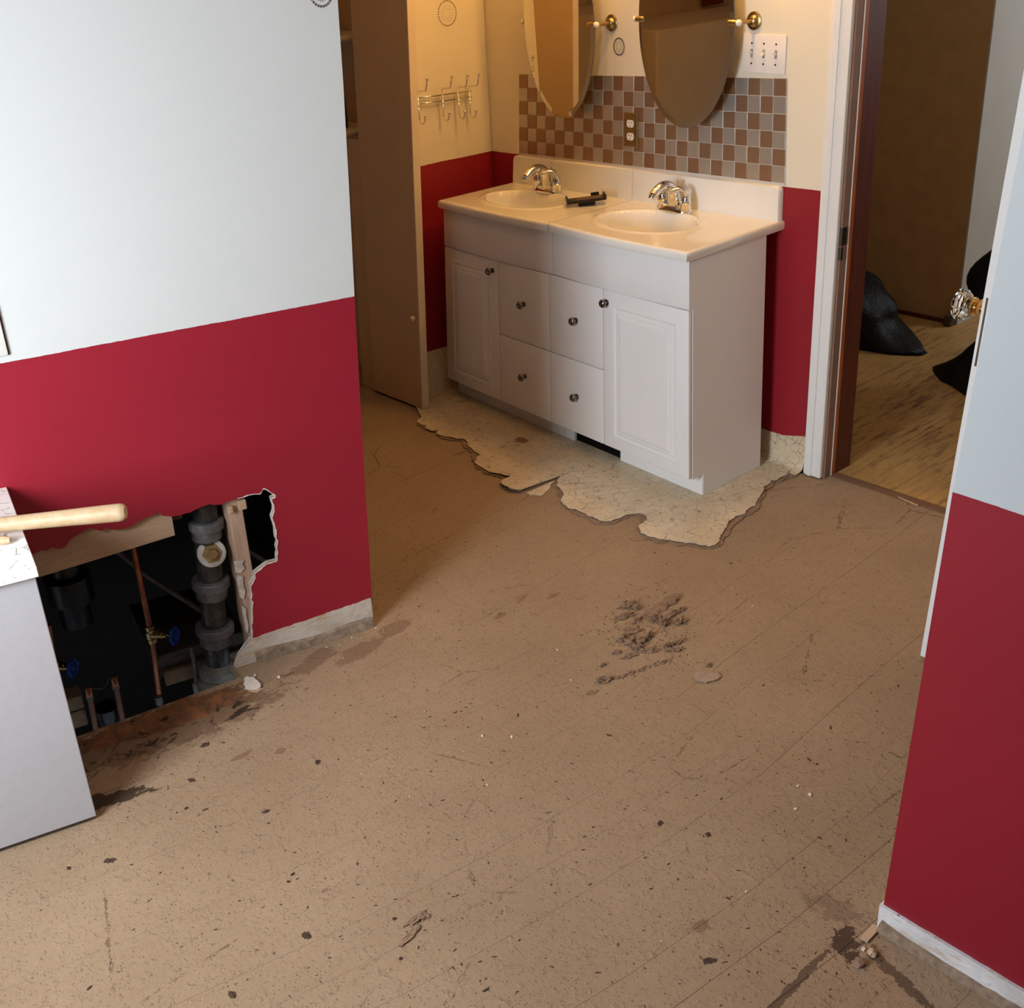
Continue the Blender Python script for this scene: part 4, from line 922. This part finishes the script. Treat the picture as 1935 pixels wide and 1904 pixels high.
def pipe_thing(name, label, pts, r, mat, cat='pipe', group=None, seg=14):
    t = thing(name, label, cat, pts[-1], group); bm = BM(); tube(bm, pts, r, seg); mk('pipe', recalc(bm), mat, t, smooth=40); return t
def valve(t, c, axis_d, wheel_off, scale=1., bright=True):
    bm = BM(); lathe(bm, [(.011, -.028), (.014, -.026), (.014, -.014), (.017, -.010), (.017, .010), (.014, .014), (.014, .026), (.011, .028)], 18, axis(c, (0, 0, 1))); v = mk('valve_body', recalc(bm), m_oldbrass, t, smooth=35, label='brass gate valve body')
    bm = BM(); lathe(bm, [(.015, 0), (.015, .022), (.012, .024), (.012, .036), (.010, .038), (.010, .048), (.003, .049), (.003, .068)], 16, axis(c, axis_d)); mk('bonnet', recalc(bm), m_oldbrass, v, smooth=35)
    w0 = c+Vector(axis_d)*wheel_off; M = axis(w0, axis_d); bm = BM(); N = 24
    rows = []
    for k in range(N):
        a = 2*math.pi*k/N; rr = .0215+.0018*math.cos(a*6); rows.append([bm.verts.new(M @ Vector(((rr+.004*math.cos(b))*math.cos(a), (rr+.004*math.cos(b))*math.sin(a), .0045*math.sin(b)))) for b in [2*math.pi*q/8 for q in range(8)]])
    for k in range(N):
        for q in range(8): bm.faces.new((rows[k][q], rows[(k+1) % N][q], rows[(k+1) % N][(q+1) % 8], rows[k][(q+1) % 8]))
    for k in range(5):
        a = 2*math.pi*k/5; box(bm, (0.002, -.0025, -.0015), (.021, .0025, .0015), 0, lambda x, y, z, a=a: tuple(M @ Vector((x*math.cos(a)-y*math.sin(a), x*math.sin(a)+y*math.cos(a), z))))
    lathe(bm, [(.006, -.003), (.006, .003), (0, .004)], 12, M); mk('handwheel', recalc(bm), m_blue, v, smooth=40, label='blue enamelled handwheel')
n1 = -.16
cp1 = pipe_thing('copper_pipe', 'upright copper supply pipe with blue handled valve in the wall hole', [hv((238, 960), n1), hv((254, 1045), n1), hv((285, 1197), n1), hv((293, 1250), n1), hv((302, 1330), n1-.01)], .0085, m_copper)
sv = hv((285, 1197), n1); side = (-Vector((E1[0], E1[1], 0))*.75+Vector((E2[0], E2[1], 0))*.66).normalized(); valve(cp1, sv, side, .070)
bm = BM(); lathe(bm, [(.0115, -.012), (.0115, .012)], 14, axis(hv((300, 1322), n1), (0, 0, 1))); mk('coupling', recalc(bm), m_galv, cp1, smooth=40)
n2 = -.24
cp2 = pipe_thing('copper_pipe', 'shadowed copper pipe with second blue handled valve, half hidden by the cabinet', [hv((92, 1180), n2), hv((103, 1258), n2), hv((112, 1390), n2)], .0085, m_copper); valve(cp2, hv((100, 1258), n2), side, .060)
for a_, b_, lab in (((167, 1303), (184, 1392), 'left capped copper stub standing in the floor opening'), ((216, 1283), (234, 1370), 'right capped copper stub standing in the floor opening')):
    n3 = -.13; P, Q = hv(a_, n3), hv(b_, n3); t = pipe_thing('copper_stub', lab, [P, Q, Q+(Q-P)*.5], .0085, plain('tarnished_copper', (.16, .075, .05), .45, .6, .3, 40), 'pipe', 'capped copper stubs')
    bm = BM(); lathe(bm, [(.0100, -.020), (.0100, .004), (.007, .009), (0, .010)], 16, axis(P, (P-Q).normalized())); mk('cap', recalc(bm), m_copper, t, smooth=40)
    bm = BM(); lathe(bm, [(.0112, -.028), (.0115, -.022), (.0105, -.020)], 16, axis(P, (P-Q).normalized())); mk('solder_ring', recalc(bm), m_galv, t, smooth=40)
pipe_thing('conduit', 'dull grey conduit slanting behind the copper pipe', [hv((215, 1035), -.30), hv((270, 1082), -.28), hv((320, 1115), -.25), hv((400, 1165), -.20)], .008, m_galv)
wp = pipe_thing('supply_line', 'thin grey white supply line left of the drain stack', [hv((361, 1222), -.10), hv((368, 1255), -.10), hv((371, 1290), -.10), hv((370, 1325), -.10)], .0065, m_galv)
bm = BM(); lathe(bm, [(.008, -.03), (.0095, -.028), (.0095, .016), (.0075, .018)], 14, axis(hv((371, 1300), -.10), (0, 0, 1))); mk('nut', recalc(bm), m_greycem, wp, smooth=40)
bp = thing('black_drain', 'big black drain fitting in the dark behind the pale board', 'pipe', hv((135, 1200), -.30)); c = hv((130, 1105), -.30)
bm = BM(); tube(bm, [c+Vector((0, 0, .22)), c+Vector((0, 0, -.12))], .042, 22); mk('pipe', recalc(bm), m_blackpipe, bp, smooth=40)
bm = BM(); lathe(bm, [(.044, -.05), (.06, -.045), (.062, .03), (.044, .04)], 24, axis(c, (0, 0, 1))); mk('hub', recalc(bm), m_blackpipe, bp, smooth=35)
bp2 = thing('black_drain', 'short black drain pipe between the two copper stubs', 'pipe', hv((203, 1370), -.17)); c = hv((203, 1345), -.17)
bm = BM(); lathe(bm, [(.032, -.25), (.032, -.01), (.036, -.01), (.036, .02), (.030, .02), (.028, -.03), (0, -.03)], 22, axis(c, (0, 0, 1))); mk('pipe', recalc(bm), m_blackpipe, bp2, smooth=35)
bm = BM(); tube(bm, [hv(q, -.14) for q in ((172, 1300), (182, 1302), (195, 1300), (203, 1291), (205, 1280))], .0013, 6); mk('wire', recalc(bm), m_galv, smooth=True, label='thin grey wire curving between the copper stubs', cat='wire')
def jbox(s0, s1, n0, n1, z0, z1, name, label, mat, cat, group=None):
    bm = BM(); lwbox(bm, s0, s1, n0, n1, z0, z1, .004); return mk(name, recalc(bm), mat, label=label, cat=cat, group=group)
q0, q1 = wl((268, 1210), -.22), wl((400, 1245), -.22)
jbox(.34, .60, -.50, -.17, -.07, .0, 'floor_joist', 'grey black joist end across the chase floor behind the copper pipe', m_olddark, 'timber', 'old timbers in the chase')
jbox(.34, .585, -.169, -.150, -.09, -.045, 'floor_joist', 'thin brown ledger strip in front of the joist in the chase', m_block, 'timber', 'old timbers in the chase')
b0 = wl((140, 1345), -.10)
jbox(wl((160, 1335), -.16)[0], .95, -.21, -.15, b0[1]-.03, b0[1]+.012, 'wood_block', 'upper of two short framing blocks in the floor opening', m_block, 'timber', 'framing blocks in the floor opening')
jbox(wl((168, 1370), -.16)[0], .95, -.20, -.15, b0[1]-.085, b0[1]-.033, 'wood_block', 'lower of two short framing blocks in the floor opening', m_block, 'timber', 'framing blocks in the floor opening')
bm = BM(); prism(bm, [(xwall(y)+o_, y, -.031) for y, o_ in ((-2.06, .012), (-2.75, .012), (-2.75, .05), (-2.06, .05))], (0, 0, -.11)); mk('edge_joist', bm, m_olddark, label='floor joist edge below the cut boards at the wall hole', cat='timber')

# ================================================================== BAGS
def bag(center, rx, ry, h, label, tip=None, seed=1, lean=(0, 0), waist=0.):
    rnd = random.Random(seed); bm = BM(); NU, NV = 40, 22; rows = []
    ph = [rnd.uniform(0, 6.28) for _ in range(8)]
    for j in range(NV+1):
        t = j/NV; rr = (1-(2*t-1)**2*.0)*1.0
        prof = math.sin(math.pi*min(1, .12+.88*t))**.62 if t < .95 else .25; z = h*t
        prof = max(.05, (1.0-.08*t-.80*t**4.5))*(1-waist*math.exp(-((t-.38)/.18)**2))
        row = []
        for i in range(NU):
            a = 2*math.pi*i/NU; k = 1+.07*math.sin(3*a+ph[0]+2*t)+.05*math.sin(7*a+ph[1]+5*t)+.03*math.sin(13*a+ph[2]-7*t)+.02*math.sin(5*t*3+ph[3])*math.sin(2*a+ph[4])
            r = prof*k; x, y = rx*r*math.cos(a), ry*r*math.sin(a)
            if tip:
                da = math.cos(a-tip[0]); 
                if da > .55: ext = ((da-.55)/.45)**2*tip[1]*max(0, 1-t*tip[2])**2; x += ext*math.cos(tip[0]); y += ext*math.sin(tip[0])
            row.append(bm.verts.new((center[0]+x+lean[0]*t, center[1]+y+lean[1]*t, z+.003)))
        rows.append(row)
    for a, b in zip(rows, rows[1:]):
        for i in range(NU): bm.faces.new((a[i], a[(i+1) % NU], b[(i+1) % NU], b[i]))
    bm.faces.new(rows[0][::-1]); bm.faces.new(rows[-1]); return mk('trash_bag', recalc(bm), m_bag, smooth=True, label=label, cat='bag', group='black trash bags')
bag((-.64, 1.34), .29, .26, .30, 'slumped black trash bag with a pointed corner beside the red wood jamb', (-.05, .17, 2.6), 3)
bag((.42, 1.20), .33, .26, .62, 'tall black trash bag mostly hidden behind the open door edge', (-3.1, .10, 6.0), 5, (-.11, 0), .40)

# ================================================================== DEBRIS
def clump(cx, cy, r, h, seed, z0=.0, elong=1., rot=0.):
    rnd = random.Random(seed); bm = BM(); bmesh.ops.create_icosphere(bm, subdivisions=3, radius=1.)
    from mathutils import noise as mn
    off = Vector((rnd.random()*50, rnd.random()*50, 0)); c_, s_ = math.cos(rot), math.sin(rot)
    for v in bm.verts:
        k = 1+.8*(mn.noise(v.co*1.9+off))+.7*mn.noise(v.co*5.2+off)+.45*mn.noise(v.co*11+off); q = v.co*k
        x, y = q.x*r*elong, q.y*r/elong; z = max(-.04, q.z*.9+.35)*h
        v.co = Vector((cx+x*c_-y*s_, cy+x*s_+y*c_, z0+max(0.0003, z)))
    return bm
CL = [((1187, 1146), .020, .013, 1.3, .1), ((1205, 1150), .012, .009, 1.2, .3), ((1178, 1166), .020, .006, 1.8, .35), ((1205, 1172), .014, .007, 1.3, .9), ((1196, 1190), .022, .005, 1.2, 0),
      ((1178, 1208), .014, .012, 1.2, .8), ((1198, 1216), .020, .014, 1.3, .2), ((1205, 1226), .014, .010, 1.2, 0), ((1226, 1206), .013, .011, 1.7, 1.0), ((1228, 1230), .017, .006, 1.6, .1), ((1190, 1240), .016, .004, 1.5, .4), ((1166, 1233), .010, .005, 1.3, .2),
      ((1240, 1170), .016, .010, 1.3, .5), ((1258, 1176), .017, .012, 1.5, 1.2), ((1285, 1176), .017, .012, 1.3, .3), ((1272, 1160), .014, .006, 1.5, .6), ((1288, 1154), .013, .007, 1.5, .8), ((1262, 1222), .011, .010, 1.3, .4), ((1272, 1229), .014, .006, 1.8, -.2), ((1284, 1214), .015, .006, 1.6, .5),
      ((1142, 1286), .017, .009, 1.3, .5), ((1140, 1257), .008, .005, 1.4, .7), ((1340, 1258), .008, .006, 1.2, .7), ((786, 1738), .016, .004, 1.6, .8), ((798, 1733), .012, .004, 1.3, .2), ((776, 1768), .016, .003, 2.0, .9), ((1120, 1308), .011, .003, 1.4, .3)]
CLAB = ['biggest crumbly clump at the back left corner of the scraped heap', 'small clump just right of the back left clump of the heap', 'long dark ridge at the far left edge of the heap', 'upright crumb beside the long ridge in the heap', 'flat smooth scraping in the left middle of the heap',
 'crumbly clump at the left front of the heap', 'tall crumbly clump in the front middle of the heap', 'clump at the very front of the heap middle', 'upright narrow clump right of the front middle of the heap', 'long low roll at the front right corner of the heap', 'thin flake lying in front of the heap', 'small dark crumb at the front left of the heap',
 'folded clump at the heap centre, below the curled scraping', 'twisted clump at the heap centre right', 'large ragged clump at the right end of the heap', 'low crumbs just under the curled scraping end', 'small crumb at the back right corner of the heap', 'small upright clump standing apart at the front right of the heap', 'flat crumb beside the small upright clump at the front right', 'thin crumb at the far right front of the heap',
 'dark crumbly clump at the left end of the crumb trail', 'tiny crumb between the heap and the crumb trail end', 'small pointed crumb behind the flat felt scrap', 'larger gouged adhesive bit at the front of the floor', 'small adhesive bit right beside the gouged one at the floor front', 'dark narrow adhesive sliver in front of the gouged bit', 'low adhesive crumb in front of the crumb trail']
for i, (px, r, h, el, ro) in enumerate(CL):
    X = fl(px); mk('adhesive_clump', clump(X[0], X[1], r*.86, h, i+11, 0, el, ro+.9), m_scrape, label=CLAB[i], cat='debris', group='scraped adhesive clumps')
# curled strip with a dark hollow end
A_, B_ = Vector(fl((1222, 1164))), Vector(fl((1277, 1130))); d = (B_-A_).normalized(); sd = Vector((0, 0, 1)).cross(d); bm = BM(); rows = []
for k in range(12):
    p = A_+(B_-A_)*k/11; w_ = .010+.008*math.sin(k*.9)**2; rows.append([bm.verts.new(p+sd*(w_*math.cos(a)*1.3)+Vector((0, 0, .001+(.012*k/11+.003)*max(0, math.sin(a))))) for a in [math.pi*q/8 for q in range(9)]])
for a, b in zip(rows, rows[1:]):
    for q in range(8): bm.faces.new((a[q], a[q+1], b[q+1], b[q]))
mk('curled_scraping', recalc(bm), m_scrape, label='curled brown scraping rolled up at the back of the heap', cat='debris')
# trail of crumbs below the heap
bm = BM()
for k in range(70):
    t = k/69; P = fl((1160+t*108+random.gauss(0, 2.5), 1283-t*38+random.gauss(0, 2))); r = random.uniform(.0015, .0045)
    bmesh.ops.create_icosphere(bm, subdivisions=1, radius=r, matrix=Matrix.Translation(Vector(P)+Vector((0, 0, r*.5))) @ Matrix.Diagonal((1, random.uniform(.6, 1.4), .7, 1)))
for k in range(340):
    P = fl((random.gauss(1228, 45), random.gauss(1192, 34))); r = random.uniform(.0008, .0034)
    bmesh.ops.create_icosphere(bm, subdivisions=1, radius=r, matrix=Matrix.Translation(Vector(P)+Vector((0, 0, r*.4))) @ Matrix.Diagonal((1, random.uniform(.6, 1.4), .7, 1)))
mk('adhesive_crumbs', bm, m_scrape, kind='stuff', label='fine brown crumbs trailing from the scraped adhesive heap', cat='debris')
mk('felt_scrap', sheet([(1312, 1274), (1322, 1271), (1336, 1274), (1342, 1270), (1358, 1273), (1362, 1280), (1352, 1286), (1335, 1291), (1320, 1289), (1311, 1281)], .0012, .004, '', None, None), plain('grey_felt_scrap', (.36, .26, .185), .9, 0, .2, 90, .6), label='flat greyish felt scrap right of the adhesive heap', cat='debris')
# paper-faced plaster flake by the hole
fk_ = thing('plaster_flake', 'large white plaster flake on the floor beside the wall hole', 'flake', fl((478, 1292)))
mk('paper_face', sheet([(461, 1284), (466, 1279), (478, 1280), (488, 1288), (493, 1298), (485, 1303), (474, 1303), (463, 1301), (460, 1293)], .004, .003, '', None, None), m_chip, fk_)
mk('brown_back', sheet([(462, 1302), (476, 1300), (492, 1301), (499, 1302), (487, 1309), (478, 1308)], .001, .002, '', None, None), m_board, fk_)
# small white chips
chips = [(912, 1391), (967, 1393), (683, 1463), (774, 1505), (795, 1520), (1508, 1485), (1530, 1502), (1673, 1458), (1578, 1686), (1249, 1778), (1503, 1529), (1410, 1685), (131, 1636), (242, 1514), (527, 1280), (486, 1273), (616, 1220), (647, 1246), (545, 1268), (582, 1267), (678, 1201), (700, 1193), (702, 1181), (690, 1196), (668, 1205), (651, 1212), (640, 1217), (712, 1187), (726, 1192), (735, 1188), (870, 1418), (922, 1480), (741, 1447), (802, 1343), (1074, 1288), (1052, 1231), (1650, 1805), (1636, 1796), (1100, 1700), (873, 1603), (757, 1462), (1420, 1145), (1388, 1110), (1575, 930), (1618, 950)]
chip_me = None
for i, px in enumerate(chips):
    px = (px[0]+random.uniform(-5, 5), px[1]+random.uniform(-4, 4)) if i > 14 else px
    X = fl(px); r = random.uniform(.003, .0048) if i in (0, 1, 5, 6, 10, 14, 15, 36, 37) else random.choice((.0010, .0013, .0018, .0026)); bm = BM(); n_ = random.randint(4, 6)
    a0 = random.random()*6; prism(bm, [(X[0]+r*random.uniform(.7, 1.2)*math.cos(a0+2*math.pi*k/n_), X[1]+r*random.uniform(.7, 1.2)*math.sin(a0+2*math.pi*k/n_), .0004) for k in range(n_)], (random.uniform(-.001, .001), 0, r*.7))
    near = 'scattered on the open brown floor'
    gl = ('tiny white plaster chip on the floor along the left partition base', 'plaster chips along the left partition') if 480 < px[0] < 740 and px[1] < 1290 else ('tiny white plaster chip loose on the open brown floor', 'plaster chips on the open floor')
    UL = {0: 'brighter white chip, left of the pair in mid floor', 1: 'white chip, right of the pair in mid floor', 2: 'white chip nearest the long floor seam left of centre', 5: 'white chip, upper of two on the right half of the floor', 6: 'larger pale chip below the upper one on the right half of the floor', 8: 'long pale chip lying before the right wall end', 9: 'lone white chip at the front right of the floor', 14: 'white chip right of the large plaster flake', 15: 'white chip touching the top of the large plaster flake'}
    gl = (UL.get(i, gl[0]), gl[1])
    mk('plaster_chip', bm, m_chip, label=gl[0], cat='chip', group=gl[1])
# crumbled corner pieces at the end of the right wall
for (px, r, h, lab) in (((1648, 1803), .009, .010, 'larger pale mortar lump in the dark crack by the right wall end'), ((1623, 1822), .011, .010, 'grey brown mortar lump in the dark crack by the right wall end'), ((1645, 1790), .006, .005, 'small brown mortar lump closest to the right wall end')):
    X = fl(px); bm = BM(); bmesh.ops.create_icosphere(bm, subdivisions=2, radius=r, matrix=Matrix.Translation((X[0], X[1], h*.45)))
    for v in bm.verts: v.co += Vector((random.uniform(-1, 1), random.uniform(-1, 1), random.uniform(-.7, .3)))*r*.22; v.co.z = max(.0004, v.co.z)
    mk('mortar_lump', bm, m_board if px[0] == 1648 else m_felt, label=lab, cat='debris')
X0, X1 = Vector(fl((1632, 1778))), Vector(fl((1656, 1752))); bm = BM(); d = (X1-X0); s_ = Vector((-d.y, d.x, 0)).normalized()*.008
prism(bm, [X0-s_+Vector((0, 0, .001)), X1-s_+Vector((0, 0, .001)), X1+s_+Vector((0, 0, .001)), X0+s_+Vector((0, 0, .001))], (0, 0, .004)); mk('wood_splinter', bm, m_board, label='pale broken wood splinter at the foot of the right wall end', cat='debris')
X0, X1 = Vector(fl((1697, 940))), Vector(fl((1735, 957))); d = X1-X0; s_ = Vector((-d.y, d.x, 0)).normalized()*.004; bm = BM()
prism(bm, [X0-s_*.4+Vector((0, 0, .0015)), X1-s_+Vector((0, 0, .0015)), X1+s_+Vector((0, 0, .0015)), X0+s_*.4+Vector((0, 0, .0015))], (0, 0, .003)); mk('wood_sliver', bm, m_board, label='thin pale wood sliver lying by the doorway threshold', cat='debris')
# dark crumbs and flakes, picked from the photo
dk = [((580, 1768), .0075), ((1340, 1815), .0075), ((1247, 1556), .0055), ((439, 1880), .0065), ((207, 1626), .008), ((352, 1527), .0035), ((130, 1640), .004), ((545, 1666), .003), ((553, 1652), .0032), ((757, 1811), .003), ((745, 1736), .0035), ((388, 1407), .008), ((600, 1440), .006), ((362, 1474), .006), ((503, 1533), .005), ((1338, 1577), .005)]
for i, (px, r) in enumerate(dk):
    X = fl(px); mk('bark_flake', clump(X[0], X[1], r, .0022, 90+i, 0, 1.25, i), m_grit, label={0: 'dark flake at the front centre of the floor', 1: 'large dark flake at the front right of the floor', 2: 'dark flake right of floor centre', 3: 'dark flake at the bottom photo edge', 4: 'large dark flake in front of the base cabinet', 11: 'dark flake at the edge of the orange board', 12: 'dark crumb between orange board and floor centre', 13: 'dark flake just right of the base cabinet corner'}.get(i, 'small dark brown flake stuck to the open floor'), cat='debris', group='dark flakes on the floor')
bm = BM(); rnd = random.Random(5)
for k in range(620):
    px = (rnd.uniform(150, 1700), rnd.uniform(1000, 1904)); X = fl(px)
    if X[0] < xwall(min(-1.65, X[1]))+.02 and X[1] < -1.6: continue
    if X[1] > -1.62 and False: continue
    r = rnd.uniform(.0008, .0022)*(1.6 if rnd.random() < .08 else 1); a = rnd.random()*6; el = rnd.uniform(1, 3.2)
    M = Matrix.Translation((X[0], X[1], r*.3)) @ Matrix.Rotation(a, 4, 'Z') @ Matrix.Diagonal((el, .8, .5, 1)); bmesh.ops.create_icosphere(bm, subdivisions=1, radius=r, matrix=M)
mk('floor_grit', bm, m_grit, kind='stuff', label='fine dark grit and fibres strewn over the whole subfloor', cat='grit')
